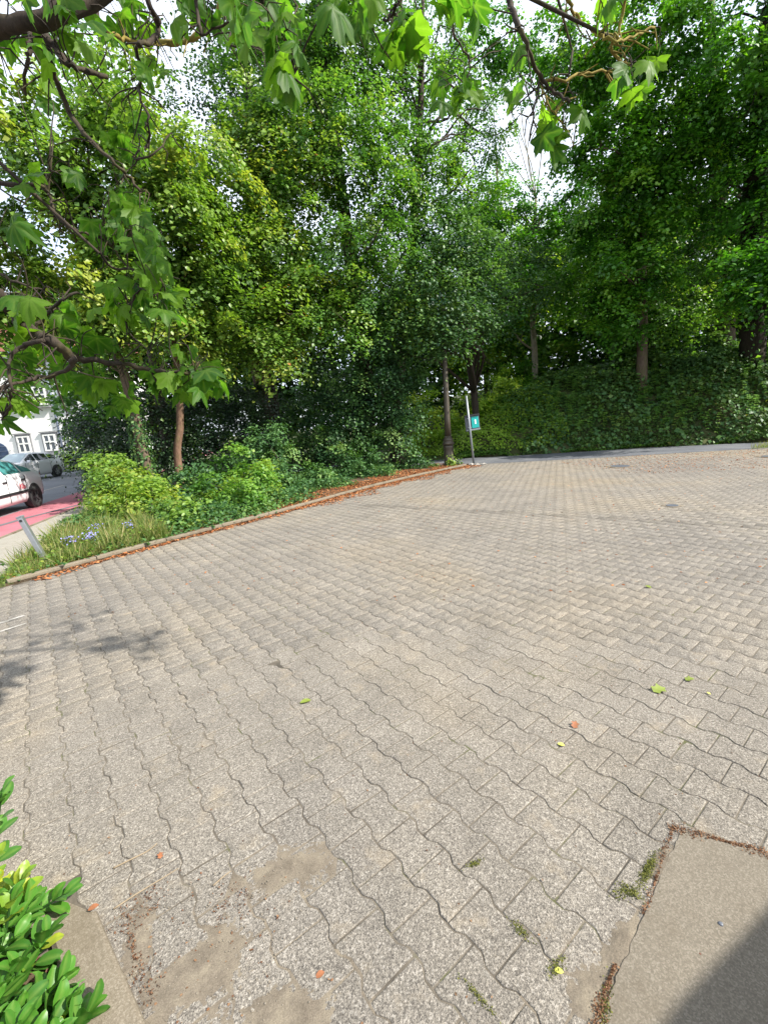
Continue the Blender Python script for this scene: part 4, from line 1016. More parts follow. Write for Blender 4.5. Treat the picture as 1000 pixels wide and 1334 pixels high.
for z in (1.55, 1.25):
    bm = bmesh.new(); add_box(bm, (0.0, 0.02, z), (0.10, 0.10, 0.03)); bm_obj('clamp', bm, [M['steel']], sign, bevel=0.006)
for i, (dx, dy, s) in enumerate(((-0.10, -0.10, 0.085), (0.02, -0.16, 0.07), (0.10, -0.12, 0.06), (0.22, -0.10, 0.065), (0.33, -0.06, 0.06), (0.13, 0.05, 0.06), (-0.14, 0.02, 0.05))):
    bm = bmesh.new(); bmesh.ops.create_icosphere(bm, subdivisions=2, radius=s)
    for v in bm.verts: v.co = v.co * (1 + 0.35 * math.sin(v.co.x * 60 + i) * math.cos(v.co.y * 47 + i * 2)) ; v.co.z *= 0.6
    o = bm_obj('rubble_stone', bm, [M['white_line']]); o.location = (3.13 + dx, 14.62 + dy, s * 0.35)
    lb_ = ['white rubble stone left of the leaning pole foot, nearest the kerb', 'white rubble stone in front of the leaning pole foot', 'small white rubble stone just right of the leaning pole foot', 'white rubble stone second from the right by the leaning pole', 'outermost white rubble stone on the right of the leaning pole', 'small white stone behind the leaning pole foot', 'tiny white stone left behind the leaning pole foot'][i]
    tag(o, lb_, 'stone', 'white stones round the sign pole')

bol = empty('leaning_bollard', (-4.79, 5.96, 0), label='leaning square galvanised steel bollard in the grass by the footpath', cat='bollard')
bol.rotation_euler = (R(-3), R(-17), R(12))
bm = bmesh.new(); add_box(bm, (0, 0, 0.34), (0.065, 0.065, 0.78)); bm_obj('post', bm, [M['steel']], bol, bevel=0.008)
bm = bmesh.new(); add_box(bm, (0, 0, 0.737), (0.075, 0.075, 0.022)); bm_obj('cap', bm, [M['steel_pale']], bol, bevel=0.004)
bm = bmesh.new(); bmesh.ops.create_cone(bm, cap_ends=True, segments=12, radius1=0.018, radius2=0.018, depth=0.08, matrix=Matrix.Translation((0, 0, 0.68)) @ Matrix.Rotation(math.pi / 2, 4, 'X')); bm_obj('bolt', bm, [M['black']], bol)

# ------------------------------------------------------------------ small flat things on the yard
def cover(name, loc, sx, sy, rz, label, h=0.006):
    r = empty(name, loc, rz, label=label, cat='cover')
    bm = bmesh.new(); add_box(bm, (0, 0, h / 2), (sx, sy, h)); bm_obj('rim_frame', bm, [M['kerb']], r, bevel=0.001)
    bm = bmesh.new()
    bmesh.ops.create_cone(bm, cap_ends=True, segments=24, radius1=sx * 0.38, radius2=sx * 0.38, depth=0.006, matrix=Matrix.Translation((0, 0, h + 0.002)))
    bm_obj('lid', bm, [M['grey_panel']], r)
    return r
cover('valve_cover', (4.51, 6.65, 0.0), 0.22, 0.22, 0.3, 'small dark round valve cover set in the paving on the right')
cover('drain_cover', (6.40, 11.6, 0.0), 0.62, 0.50, 0.1, 'pale concrete drain cover with weeds far back in the yard', 0.012)
cover('drain_cover', (10.2, 11.3, 0.0), 0.55, 0.45, 0.2, 'drain cover near the right edge at the back of the yard', 0.012)
wl_ = sheet('painted_line', [(-3.95, 3.55), (-3.60, 4.06), (-3.64, 4.08), (-4.01, 3.58)], 0.0045, M['white_line'], kind='structure')
wl2 = sheet('painted_line', [(-3.72, 3.50), (-3.42, 3.86), (-3.45, 3.88), (-3.75, 3.52)], 0.0045, M['white_line'], kind='structure')
# ================================================================== TREES
def E3(x, y, z, rx, ry, rz): return ((x, y, z), (rx, ry, rz))
tree('maple_tree', 'maple with a reddish brown leaning trunk wrapped in ivy at the left of the bed', [(-6.54, 12.4, 0), (-6.62, 12.4, 1.5), (-6.72, 12.4, 3.4), (-7.1, 12.3, 5.4), (-7.3, 12.2, 8.6)], [0.17, 0.14, 0.12, 0.10, 0.05],
     [E3(-7.5, 12.2, 7.8, 2.3, 1.8, 2.4), E3(-5.2, 12.4, 8.0, 1.9, 1.7, 2.2), E3(-9.3, 12.0, 5.2, 1.9, 1.5, 1.6), E3(-6.3, 12.0, 5.2, 1.7, 1.3, 1.1)],
     M['leaf_light'], M['bark'], limbs=34, dens=1.15, per=230, leaf=0.115, tone0=0.55, R_=0.55, back=0.3)
tree('slim_maple_tree', 'slim tree with a straight reddish trunk right of the ivy clad maple', [(-6.17, 13.4, 0), (-6.1, 13.4, 1.2), (-5.80, 13.4, 2.5), (-5.6, 13.4, 5.6)], [0.12, 0.11, 0.10, 0.05],
     [E3(-5.2, 13.4, 5.5, 1.7, 1.3, 1.4), E3(-4.2, 13.6, 7.6, 1.5, 1.3, 1.6)], M['leaf_light'], M['bark_red'], limbs=14, dens=1.15, per=230, leaf=0.11, tone0=0.5, back=0.3)
tree('leaning_tree', 'tree with a dark trunk leaning left in the middle of the bed, bright layered crown', [(-3.68, 16.3, 0), (-3.72, 16.2, 1.5), (-4.1, 15.9, 3.8), (-3.9, 15.6, 6.5), (-3.5, 15.4, 9.0)], [0.20, 0.17, 0.15, 0.11, 0.05],
     [E3(-3.6, 14.7, 6.6, 2.0, 1.6, 2.1), E3(-1.9, 15.0, 5.6, 1.3, 1.2, 1.2), E3(-2.6, 15.2, 9.6, 1.7, 1.5, 1.6), E3(-2.7, 14.2, 4.3, 1.2, 0.7, 0.8), E3(-4.9, 14.3, 4.6, 1.0, 0.8, 0.7)], M['leaf_light'], M['bark'], limbs=26, dens=1.2, per=230, leaf=0.115, tone0=0.55, back=0.3, brown=0.01)
tree('tall_dark_tree', 'tall tree with a thick dark trunk at the centre of the thicket', [(-0.5, 15.8, 0), (-0.4, 15.7, 2.5), (-0.33, 15.6, 4.5), (-0.6, 16.0, 9.0), (-0.8, 16.0, 12.0), (-1.0, 16, 16.5)], [0.34, 0.30, 0.27, 0.20, 0.14, 0.06],
     [E3(-0.7, 15.4, 8.8, 2.4, 1.8, 2.6), E3(-0.9, 15.2, 6.3, 1.6, 1.2, 1.6), E3(-2.4, 16, 12.0, 1.8, 1.5, 2.2), E3(-1.2, 16, 13.4, 1.8, 1.4, 1.8), E3(0.6, 14.6, 6.4, 1.2, 0.9, 1.5), E3(-0.3, 14.9, 10.6, 1.4, 0.9, 1.5), E3(-0.6, 14.4, 4.6, 1.1, 0.7, 0.8), E3(-0.9, 16.2, 13.5, 2.2, 1.9, 2.6), E3(0.5, 15.4, 5.2, 1.5, 1.1, 1.4)], M['leaf_mid'], M['bark_dark'], limbs=30, dens=1.1, per=110, leaf=0.10, tone0=0.5, tvar=0.28, back=0.3, R_=0.5, brown=0.006)
tree('forked_dark_tree', 'dark trunked tree forking towards the gap of sky, right of the tallest trunk', [(0.6, 17.0, 0), (0.9, 17, 3.0), (1.5, 17, 6.5), (2.1, 17.0, 10.5), (2.5, 17.0, 15)], [0.25, 0.22, 0.18, 0.12, 0.05],
     [E3(1.9, 16.6, 8.0, 1.9, 1.5, 2.4), E3(1.6, 16.8, 12.3, 1.5, 1.4, 1.8), E3(3.3, 17.2, 10.2, 1.6, 1.3, 1.5), E3(0.7, 17, 14.2, 1.6, 1.3, 1.8), E3(3.0, 18, 13.8, 1.5, 1.2, 1.5), E3(2.3, 17.6, 5.8, 1.3, 1.0, 1.5), E3(1.3, 15.8, 9.6, 1.4, 0.9, 1.7), E3(4.4, 19, 12.2, 1.4, 1.1, 1.4)], M['leaf_mid'], M['bark_dark'], limbs=44, dens=1.1, per=105, leaf=0.10, tone0=0.42, tvar=0.26, back=0.3, R_=0.48)
tree('upright_tree', 'upright dark tree rising high behind the maple at the left', [(-4.2, 18.5, 0), (-4.2, 18.5, 6), (-3.9, 18.4, 11), (-3.6, 18.2, 17)], [0.26, 0.22, 0.16, 0.06],
     [E3(-4.8, 18.0, 12.2, 2.5, 2.0, 3.0), E3(-3.2, 18.2, 15.0, 2.2, 1.9, 2.4)], M['leaf_dark'], M['bark_dark'], limbs=34, dens=0.75, per=90, leaf=0.11, tone0=0.5, tvar=0.25, back=0.3)
tree('upright_tree', 'second upright tree further left behind the maple, pale sky showing through it', [(-8.6, 18.0, 0), (-8.5, 18, 6), (-8.6, 17.9, 12), (-8.4, 18, 16)], [0.22, 0.19, 0.13, 0.05],
     [E3(-8.4, 17.6, 12.4, 2.3, 2.0, 2.6), E3(-7.4, 17.8, 7.6, 2.0, 1.6, 2.2)], M['leaf_mid'], M['bark_dark'], limbs=30, dens=0.7, per=85, leaf=0.12, tone0=0.55, tvar=0.25, back=0.3)
tree('overhanging_tree', 'dark leaved tree whose low crown hides the head of the street lamp', [(4.2, 18.8, 0.1), (4.1, 18.7, 2.6), (3.7, 18.3, 5.0), (3.9, 18.2, 8.0)], [0.16, 0.14, 0.11, 0.05],
     [E3(2.35, 14.5, 4.75, 1.15, 0.8, 1.25), E3(2.4, 14.3, 4.7, 0.8, 0.4, 1.0), E3(1.7, 14.6, 5.6, 1.0, 0.7, 1.0), E3(1.0, 15.4, 4.9, 1.1, 0.9, 1.2), E3(3.5, 15.4, 5.3, 1.2, 0.9, 1.2), E3(2.5, 15.6, 7.0, 1.6, 1.2, 1.3), E3(3.9, 17.6, 5.8, 1.6, 1.3, 1.3), E3(3.2, 17.4, 8.0, 1.6, 1.4, 1.1), E3(5.6, 18.0, 6.8, 1.5, 1.2, 1.1)], M['leaf_dark'], M['bark_dark'], limbs=26, dens=1.15, per=105, leaf=0.10, tone0=0.55, back=0.4)
tree('yellow_green_tree', 'sunlit yellow green tree in the clearing behind the lane', [(6.4, 25.5, 0.6), (6.3, 25.5, 4), (6.0, 25.3, 8)], [0.20, 0.16, 0.06],
     [E3(6.0, 25.0, 6.0, 2.4, 1.8, 2.4), E3(8.6, 25.5, 8.2, 2.2, 1.8, 2.0), E3(4.0, 26, 9.0, 2.2, 1.8, 1.8)], M['leaf_yellow'], M['bark'], limbs=26, dens=0.9, per=90, leaf=0.15, R_=0.7, tone0=0.5, back=0.3)
tree('pale_trunk_tree', 'tree with a slim pale trunk standing on top of the ivy bank', [(7.83, 22.0, 2.3), (7.80, 22.0, 4.5), (7.7, 22.0, 7.0), (7.9, 22, 11)], [0.15, 0.135, 0.12, 0.05],
     [E3(8.3, 21.3, 8.0, 1.9, 1.5, 1.7), E3(7.3, 21.8, 10.6, 2.0, 1.6, 1.7), E3(10.2, 21.5, 9.6, 2.0, 1.5, 2.2), E3(5.4, 21.8, 10.6, 1.4, 1.2, 1.5), E3(7.0, 20.0, 15.2, 1.5, 1.2, 1.3), E3(4.9, 20.2, 15.9, 1.2, 1.1, 1.2), E3(5.2, 20.5, 6.4, 1.4, 1.0, 1.3), E3(7.0, 19.4, 6.6, 1.3, 1.0, 1.0), E3(6.2, 21.5, 8.0, 1.3, 1.2, 1.2)], M['leaf_vivid'], M['bark_pale'], limbs=30, dens=1.05, per=100, leaf=0.125, tone0=0.5, back=0.35)
tree('distant_tree', 'slim distant tree standing against the gap of sky', [(9.6, 34, 1.0), (9.6, 34, 8), (9.5, 34, 19.5)], [0.25, 0.18, 0.04],
     [E3(9.6, 34, 13.0, 2.0, 1.6, 2.8), E3(9.5, 34, 17.0, 1.0, 0.9, 2.2), E3(12.0, 34, 12.5, 2.2, 1.7, 3.0)], M['leaf_mid'], M['bark'], limbs=26, dens=0.8, per=60, leaf=0.17, R_=0.6, tone0=0.75, back=0.3)
tree('bank_tree', 'dark trunked tree in the deep shade on the bank, right of the pale trunk', [(12.3, 20.0, 2.4), (12.2, 20, 4.5), (12.0, 20, 7.8), (11.6, 19.7, 13)], [0.20, 0.17, 0.14, 0.07],
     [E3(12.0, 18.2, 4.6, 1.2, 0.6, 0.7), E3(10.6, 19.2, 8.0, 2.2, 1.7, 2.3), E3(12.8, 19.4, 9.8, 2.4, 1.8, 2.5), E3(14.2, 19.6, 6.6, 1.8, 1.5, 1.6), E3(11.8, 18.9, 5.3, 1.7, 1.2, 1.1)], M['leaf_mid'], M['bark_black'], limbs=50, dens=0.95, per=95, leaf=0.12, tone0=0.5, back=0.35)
tree('edge_tree', 'bright green tree at the edge of the wood, right of the sky gap', [(10.6, 17.8, 1.9), (10.4, 17.7, 5), (9.9, 17.2, 9.0), (9.6, 17.0, 13)], [0.22, 0.18, 0.13, 0.05],
     [E3(8.7, 16.8, 9.4, 1.8, 1.6, 1.9), E3(9.9, 16.4, 12.2, 2.0, 1.7, 2.0), E3(9.3, 16.9, 6.6, 1.6, 1.3, 1.5), E3(10.2, 16.2, 9.4, 1.8, 1.5, 1.8), E3(8.0, 17.6, 13.2, 1.3, 1.1, 1.6), E3(9.2, 17.3, 5.0, 1.3, 0.9, 0.9)], M['leaf_vivid'], M['bark'], limbs=40, dens=1.15, per=170, leaf=0.125, tone0=0.55, back=0.4, R_=0.55)
tree('old_beech_tree', 'massive dark trunk leaning at the right edge above the bank', [(14.6, 17.4, 2.3), (14.3, 17.2, 3.7), (13.6, 16.7, 6.5), (12.6, 15.6, 9.6), (12.1, 15.0, 12.5)], [0.46, 0.40, 0.34, 0.28, 0.18],
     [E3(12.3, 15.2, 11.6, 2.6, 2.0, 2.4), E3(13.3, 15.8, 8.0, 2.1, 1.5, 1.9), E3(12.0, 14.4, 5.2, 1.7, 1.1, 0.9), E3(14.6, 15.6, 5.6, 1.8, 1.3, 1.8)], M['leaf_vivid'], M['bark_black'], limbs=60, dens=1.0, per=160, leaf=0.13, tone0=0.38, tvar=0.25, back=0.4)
tree('rear_wood_tree', 'leaning grey limbed tree high up in the shade at the right', [(16.5, 21.0, 2.6), (15.2, 20, 7), (13.4, 18.6, 11.0), (12.5, 18, 15)], [0.36, 0.3, 0.22, 0.1],
     [E3(15.6, 20, 11.0, 3.0, 2.2, 3.4), E3(17.5, 21, 7.5, 2.6, 2.0, 2.4), E3(19.5, 20, 10, 3.0, 2.2, 4)], M['leaf_dark'], M['bark'], limbs=30, dens=0.7, per=80, leaf=0.16, R_=0.75, tone0=0.45, back=0.3)
# trees standing farther back
BG = [(-12.5, 25, 9, 3.0, 'leaf_mid', 'background tree behind the thicket, leftmost, by the street'), (-7.5, 27, 10, 3.2, 'leaf_dark', 'background tree behind the ivy clad maple'),
      (-2.5, 27, 9, 3.2, 'leaf_dark', 'background tree behind the leaning tree'), (1.8, 29, 8.5, 3.0, 'leaf_mid', 'background tree seen between the dark trunks and the lamp'),
      (13.0, 30, 9.5, 3.4, 'leaf_mid', 'background tree behind the bank, right of the pale trunk'), (17.5, 27, 10, 3.6, 'leaf_dark', 'background tree deep in the wood behind the old leaning trunk'),
      (23.5, 24, 10, 3.8, 'leaf_dark', 'background tree farthest right in the wood')]
for x, y, z, r, mt, lb_ in BG:
    zb = float(bank_h(np.array(x), np.array(y)))
    tree('background_tree', lb_, [(x, y, zb - .05), (x + .2, y, z * .6), (x, y, z + r * .5)], [0.25, 0.18, 0.05],
         [E3(x, y, z * .95, r, r * .8, r * 1.1), E3(x + r * .9, y + .5, z * .62, r * .8, r * .7, r * .8), E3(x - r * .8, y, z * .52, r * .85, r * .7, r * .8)], M[mt], M['bark_dark'], group='trees standing behind the thicket and the bank', limbs=16, dens=0.45, per=90, leaf=0.26, R_=1.1, tone0=0.5, back=0.2)
tree('street_tree', 'tree beyond the street with leaves hanging in front of the white house', [(-33.3, 32, 0), (-33.2, 32, 3.5), (-30.4, 32.5, 8)], [0.2, 0.16, 0.06],
     [E3(-26.0, 33.5, 5.3, 1.0, 0.7, 1.2), E3(-28.3, 32.5, 5.2, 1.2, 1.0, 0.9), E3(-30.5, 32, 7.8, 2.4, 1.6, 1.8)], M['leaf_mid'], M['bark'], limbs=18, dens=0.9, per=70, leaf=0.2, R_=0.7, tone0=0.75)

# the wood farther off, one mass of leaves low down behind the thicket and above the bank
uw = []
for x in np.arange(-17, 27, 1.9):
    yy = 27.5 + 2.0 * math.sin(x * 1.3)
    z0_ = float(bank_h(np.array(x), np.array(yy)))
    for zz in ((0.8, 3.2, 5.8, 8.4) if not 4.5 < x < 12 else (0.8, 3.4, 6.0)):
        uw.append(E3(x + random.gauss(0, .4), yy + random.gauss(0, .6), z0_ + zz + random.gauss(0, .3), 1.7, 1.0, 1.6))
for x in np.arange(6.5, 24, 1.8):
    for zz in (0.9, 2.7, 4.4): uw.append(E3(x + random.gauss(0, .3), 23.6 + random.gauss(0, .5), float(bank_h(np.array(x), np.array(23.6))) + zz, 1.4, 0.7, 1.2))
o, _c = foliage('distant_wood', uw, M['leaf_mid'], None, dens=0.32, per=60, leaf=0.27, R_=0.9, tone0=0.45, tvar=0.28, back=0.1)
o['kind'] = 'stuff'

# ivy on the maple trunk and the slim tree
def ivy(parent, path, z1, r, n, per_m=1):
    P, NR = [], []
    sp = spline(path, 6)
    for _ in range(n):
        i = random.randint(0, len(sp) - 2); p = sp[i].lerp(sp[i + 1], random.random())
        if p.z > z1: continue
        a = random.uniform(0, 6.28); d = Vector((math.cos(a), math.sin(a), 0.1))
        k = 0.5 + 0.5 * math.sin(p.z * 5 + a * 2)
        if random.random() > 0.35 + 0.65 * k: continue
        P.append(p + d * (r + abs(random.gauss(0, 0.05)) + 0.07 * (1 - p.z / z1))); NR.append(d + Vector(RNG.normal(0, 0.35, 3)))
    me = leaves_mesh('ivy', np.array([tuple(p) for p in P]), np.array([tuple(p) for p in NR]), RNG.uniform(0.05, 0.10, len(P)), RNG.uniform(0.2, 1, len(P)), T_OVAL, down=1.5)
    return link('ivy', me, None, [M['leaf_ivy']])
rt = [o for o in COL.objects if o.name == 'maple_tree'][0]
adopt(ivy(rt, [(-6.54, 12.4, 0), (-6.62, 12.4, 1.5), (-6.72, 12.4, 3.4)], 2.6, 0.17, 2600), rt, (-6.54, 12.4, 0))

# ================================================================== SHRUBS
def shrub(name, label, x, y, lobes, mat, group=None, cat='shrub', stems=7, z0=0.0, **kw):
    root = empty(name, (x, y, z0), label=label, cat=cat, group=group)
    cr, C = foliage('foliage', lobes, mat, None, **kw)
    adopt(cr, root, (x, y, z0))
    tb = Tubes()
    for i in RNG.permutation(len(C))[:stems]:
        c = Vector(C[i]); b = Vector((x + random.gauss(0, .08), y + random.gauss(0, .08), z0 - 0.02))
        tb.add(spline([b, b.lerp(c, 0.5) + Vector((random.gauss(0, .08), random.gauss(0, .08), .1 * (c.z - b.z))), c], 3), lerp_list([0.022, 0.005], 7), 5, cap=False)
    adopt(tb.obj('stems', [M['bark_dark']]), root, (x, y, z0))
    return root
yk = dict(per=200, R_=0.40, leaf=0.075, tpl=T_KITE, thick=0.14, tone0=0.45, tvar=0.25, zmin=0.02, dens=2.6, droop=0.5, back=0.35, fill=0.12)
shrub('yew_bush', 'large dark yew at the left end of the bed, next to the street', -8.3, 13.6, [E3(-8.25, 13.6, 1.3, 1.15, 1.0, 1.45), E3(-7.3, 14.2, 1.7, 1.2, 1.0, 1.3)], M['leaf_yew'], **yk)
shrub('yew_bush', 'dark yew bush behind the two slim trunks', -5.4, 15.2, [E3(-5.6, 15.1, 1.5, 1.4, 1.1, 1.5), E3(-4.4, 15.6, 1.7, 1.1, 1.0, 1.4)], M['leaf_yew'], **yk)
dk = dict(per=130, R_=0.42, leaf=0.085, tpl=T_KITE, tone0=0.42, tvar=0.28, zmin=0.02, dens=2.2, back=0.35, fill=0.15)
shrub('dark_shrub', 'dark broadleaf shrub right of the leaning trunk', -2.4, 16.0, [E3(-2.6, 16.3, 1.4, 1.2, 0.9, 1.5), E3(-1.6, 15.8, 2.6, 1.1, 0.9, 1.2)], M['leaf_dark'], **dk)
shrub('dark_shrub', 'dense dark shrub at the foot of the thick central trunk', -0.9, 14.9, [E3(-1.2, 15.0, 0.9, 0.9, 0.7, 1.1), E3(-0.2, 15.2, 2.3, 0.9, 0.7, 1.2)], M['leaf_dark'], **dk)
shrub('dark_shrub', 'tall dark shrub nearest the street lamp', 0.7, 15.1, [E3(0.45, 15.0, 1.0, 0.75, 0.6, 1.1), E3(0.9, 15.2, 2.4, 0.8, 0.7, 1.2), E3(0.0, 15.0, 3.4, 0.9, 0.7, 0.9)], M['leaf_ivy'], **dk)
gk = dict(per=110, R_=0.26, leaf=0.085, tpl=T_OVAL, thick=0.07, tone0=0.62, tvar=0.2, zmin=0.02, dens=4.2, droop=0.3, fill=0.2, back=0.5)
shrub('low_green_shrub', 'bright green low shrub in front of the ivy clad trunk', -5.9, 10.4, [E3(-5.9, 10.0, 0.4, 0.75, 0.6, 0.75), E3(-6.7, 10.8, 0.7, 0.6, 0.5, 0.75), E3(-5.2, 9.6, 0.3, 0.5, 0.5, 0.5)], M['leaf_light'], **gk)
shrub('low_green_shrub', 'low light green shrub beside the kerb at the left, nearest the viewer', -4.75, 8.3, [E3(-4.9, 8.5, 0.3, 0.7, 0.5, 0.5), E3(-4.1, 8.3, 0.2, 0.5, 0.4, 0.4), E3(-3.7, 7.7, 0.1, 0.35, 0.3, 0.25)], M['leaf_light'], **gk)
shrub('low_green_shrub', 'mid green low shrub below the slim reddish trunk', -4.9, 10.4, [E3(-5.0, 10.6, 0.35, 0.7, 0.6, 0.6), E3(-4.2, 10.3, 0.35, 0.6, 0.5, 0.55)], M['leaf_ivy'], **gk)
shrub('low_green_shrub', 'dense rounded green shrub leaning over the kerb left of the leaf litter', -3.3, 9.6, [E3(-3.25, 9.1, 0.35, 0.65, 0.5, 0.6), E3(-2.9, 9.9, 0.4, 0.6, 0.5, 0.6), E3(-3.3, 10.6, 0.7, 0.6, 0.5, 0.7), E3(-2.6, 8.9, 0.12, 0.3, 0.25, 0.25)], M['leaf_mid'], **gk)
shrub('low_green_shrub', 'low shrub at the foot of the leaning trunk among brown leaves', -2.7, 12.6, [E3(-2.8, 12.0, 0.25, 0.8, 0.6, 0.5), E3(-1.9, 12.2, 0.2, 0.6, 0.4, 0.42), E3(-3.4, 13.2, 0.9, 0.8, 0.6, 0.9)], M['leaf_ivy'], **gk)
shrub('low_green_shrub', 'leafy shrub standing in brown leaves left of the street lamp', -0.6, 13.6, [E3(-0.6, 13.6, 0.45, 0.55, 0.4, 0.42), E3(-1.3, 13.9, 0.7, 0.5, 0.4, 0.5)], M['leaf_ivy'], **gk)
shrub('lime_shrub', 'yellow green shrub glowing between the lamp and the dark thicket', 1.9, 18.9, [E3(1.9, 19.0, 2.0, 0.7, 0.6, 1.1)], M['leaf_yellow'], dens=2.4, per=80, R_=0.4, leaf=0.1, tone0=0.7)
shrub('lamp_weed', 'small bright green plant at the foot of the street lamp', 2.42, 14.72, [E3(2.42, 14.74, 0.08, 0.26, 0.16, 0.14)], M['leaf_light'], cat='plant', stems=3, per=40, R_=0.12, leaf=0.08, tone0=0.65, dens=14, zmin=0.0)
shrub('street_hedge', 'clipped green hedge beyond the street in front of the white house', -20.2, 30, [E3(-21.2, 30.0, 0.7, 1.1, 0.7, 0.8), E3(-19.5, 30.0, 0.75, 1.1, 0.7, 0.85), E3(-17.8, 30, 0.7, 1.1, 0.7, 0.8)], M['leaf_yellow'], cat='hedge', per=60, R_=0.4, leaf=0.12, dens=2.5, tone0=0.4, zmin=0.0)
for i, (x, y) in enumerate(((-4.62, 6.25), (-4.38, 6.35), (-4.75, 7.05), (-4.2, 7.05))):
    lb_ = ['lavender blue flower cluster in the grass closest to the bollard', 'pale lilac flower cluster beside the kerb', 'lavender blue flower cluster farther back in the grass', 'blue flower cluster in front of the low green shrub'][i]
    r = empty('flower_cluster', (x, y, 0.03), label=lb_, cat='flower', group='blue flowers in the grass')
    n = 42
    P = np.stack([RNG.normal(x, .055, n), RNG.normal(y, .05, n), RNG.uniform(.22, .33, n)], 1)
    o = link('petals', leaves_mesh('petals', P, RNG.normal(0, .4, (n, 3)) + [0, -.4, 1], RNG.uniform(.02, .038, n), RNG.random(n), T_OVAL), None, [M['flower']]); o['kind'] = 'stuff'; adopt(o, r, (x, y, 0.03))
    tb = Tubes()
    for p in P[:8]: tb.add([(x, y, 0.02), tuple((np.array((x, y, .03)) + p) / 2), tuple(p)], [.004, .003, .002], 4, cap=False)
    adopt(tb.obj('stalks', [M['leaf_mid']]), r, (x, y, 0.03))

# ------------------------------------------------------------------ ground cover, litter, grass
def scatter(poly, n):
    xs = [p[0] for p in poly]; ys = [p[1] for p in poly]
    out = []
    while len(out) < n:
        x, y = random.uniform(min(xs), max(xs)), random.uniform(min(ys), max(ys))
        if inside(poly, x, y): out.append((x, y))
    return np.array(out)
GR = [(-4.72, 4.75), (-4.60, 5.25), (-4.45, 5.55), (-4.1, 6.05), (-3.8, 6.5), (-3.5, 6.9), (-3.9, 7.6), (-4.6, 8.2), (-5.6, 9.4), (-6.2, 9.2), (-5.75, 7.8), (-5.4, 6.7), (-5.05, 5.6)]
def blades(name, pts, h, lean, tone, mat):
    n = len(pts)
    P = np.concatenate([pts, np.full((n, 1), 0.02)], 1)
    T = RNG.normal(0, lean, (n, 3)); T[:, 2] = 1
    NR = RNG.normal(size=(n, 3)); NR[:, 2] *= 0.2
    return link(name, leaves_mesh(name, P, NR, h, tone, T_BLADE, T=T), None, [mat])
pts = scatter(GR, 14000)
clumpn = np.sin(pts[:, 0] * 9) * np.cos(pts[:, 1] * 7)
edge_d = np.clip((pts[:, 1] - 4.75) / 1.6, 0.25, 1)
h = RNG.uniform(0.12, 0.42, len(pts)) * (0.85 + 0.35 * clumpn) * edge_d
gr = blades('grass', pts, h, 0.45, np.clip(RNG.normal(0.52, 0.25, len(pts)), 0, 1), M['grass']); gr['kind'] = 'stuff'
# weed leaves between the grass
pts = scatter(GR, 4200)
P = np.concatenate([pts, (0.04 + RNG.random((len(pts), 1)) ** 1.5 * 0.24 * np.clip((pts[:, 1:2] - 5.0) / 1.5, 0.2, 1))], 1)
NRM_ = RNG.normal(0, 0.6, (len(pts), 3)); NRM_[:, 2] += 1
o = link('weeds', leaves_mesh('weeds', P, NRM_, RNG.uniform(.03, .06, len(pts)), np.clip(RNG.normal(.55, .25, len(pts)), 0, .93), T_KITE), None, [M['leaf_light']]); o['kind'] = 'stuff'
# small verge at the path edge
vp = scatter([(-5.35, 4.15), (-4.7, 4.55), (-4.55, 5.1), (-4.95, 5.35), (-5.3, 4.9)], 2200)
o = blades('verge_grass', vp, RNG.uniform(0.03, 0.10, len(vp)), 0.6, np.clip(RNG.normal(0.2, 0.2, len(vp)), 0, 1), M['grass']); o['kind'] = 'stuff'
# far right verge
vp = scatter([(11.2, 13.15), (13.6, 12.4), (15.5, 12.6), (13.6, 14.2), (11.8, 13.6)], 2600)
o = blades('verge_grass', vp, RNG.uniform(0.05, 0.22, len(vp)), 0.6, np.clip(RNG.normal(0.6, 0.25, len(vp)), 0, 1), M['grass']); o['kind'] = 'stuff'
# leafy ground cover between the shrubs
pts = []
while len(pts) < 30000:
    j = random.randrange(len(KP)); f_ = j / len(KP)
    t_ = (KP[min(j + 1, len(KP) - 1)] - KP[max(j - 1, 0)]).normalized()
    lo_ = 0.10 if f_ < 0.33 else 0.10 + min(1.5, (f_ - 0.33) * 5.0) * (0.8 + .3 * math.sin(f_ * 40))
    d_ = lo_ + random.random() * (3.2 if f_ < .5 else 2.2)
    if random.random() < 0.3 * (f_ > .42) and d_ < lo_ + .5: continue
    q = KP[j] + Vector((-t_.y, t_.x, 0)) * d_ + Vector((random.gauss(0, .12), random.gauss(0, .12), 0))
    if not inside(BED, q.x, q.y) or (inside(GR, q.x, q.y) and q.y < 7.6): continue
    hh = (0.12 + 0.22 * (0.5 + 0.5 * math.sin(q.x * 3.1) * math.cos(q.y * 2.3))) * min(1, (d_ - lo_ + .05) / .35)
    pts.append((q.x, q.y, 0.035 + hh * random.random() ** .6))
pts = np.array(pts)
NRM_ = RNG.normal(0, 0.5, (len(pts), 3)); NRM_[:, 2] += 1
o = link('ground_cover', leaves_mesh('ground_cover', pts, NRM_, RNG.uniform(.04, .09, len(pts)), np.clip(RNG.normal(.55, .22, len(pts)) + .25 * np.sin(pts[:, 0] * 2) * np.sin(pts[:, 1] * 1.6), 0, .93), T_KITE), None, [M['leaf_ivy']]); o['kind'] = 'stuff'
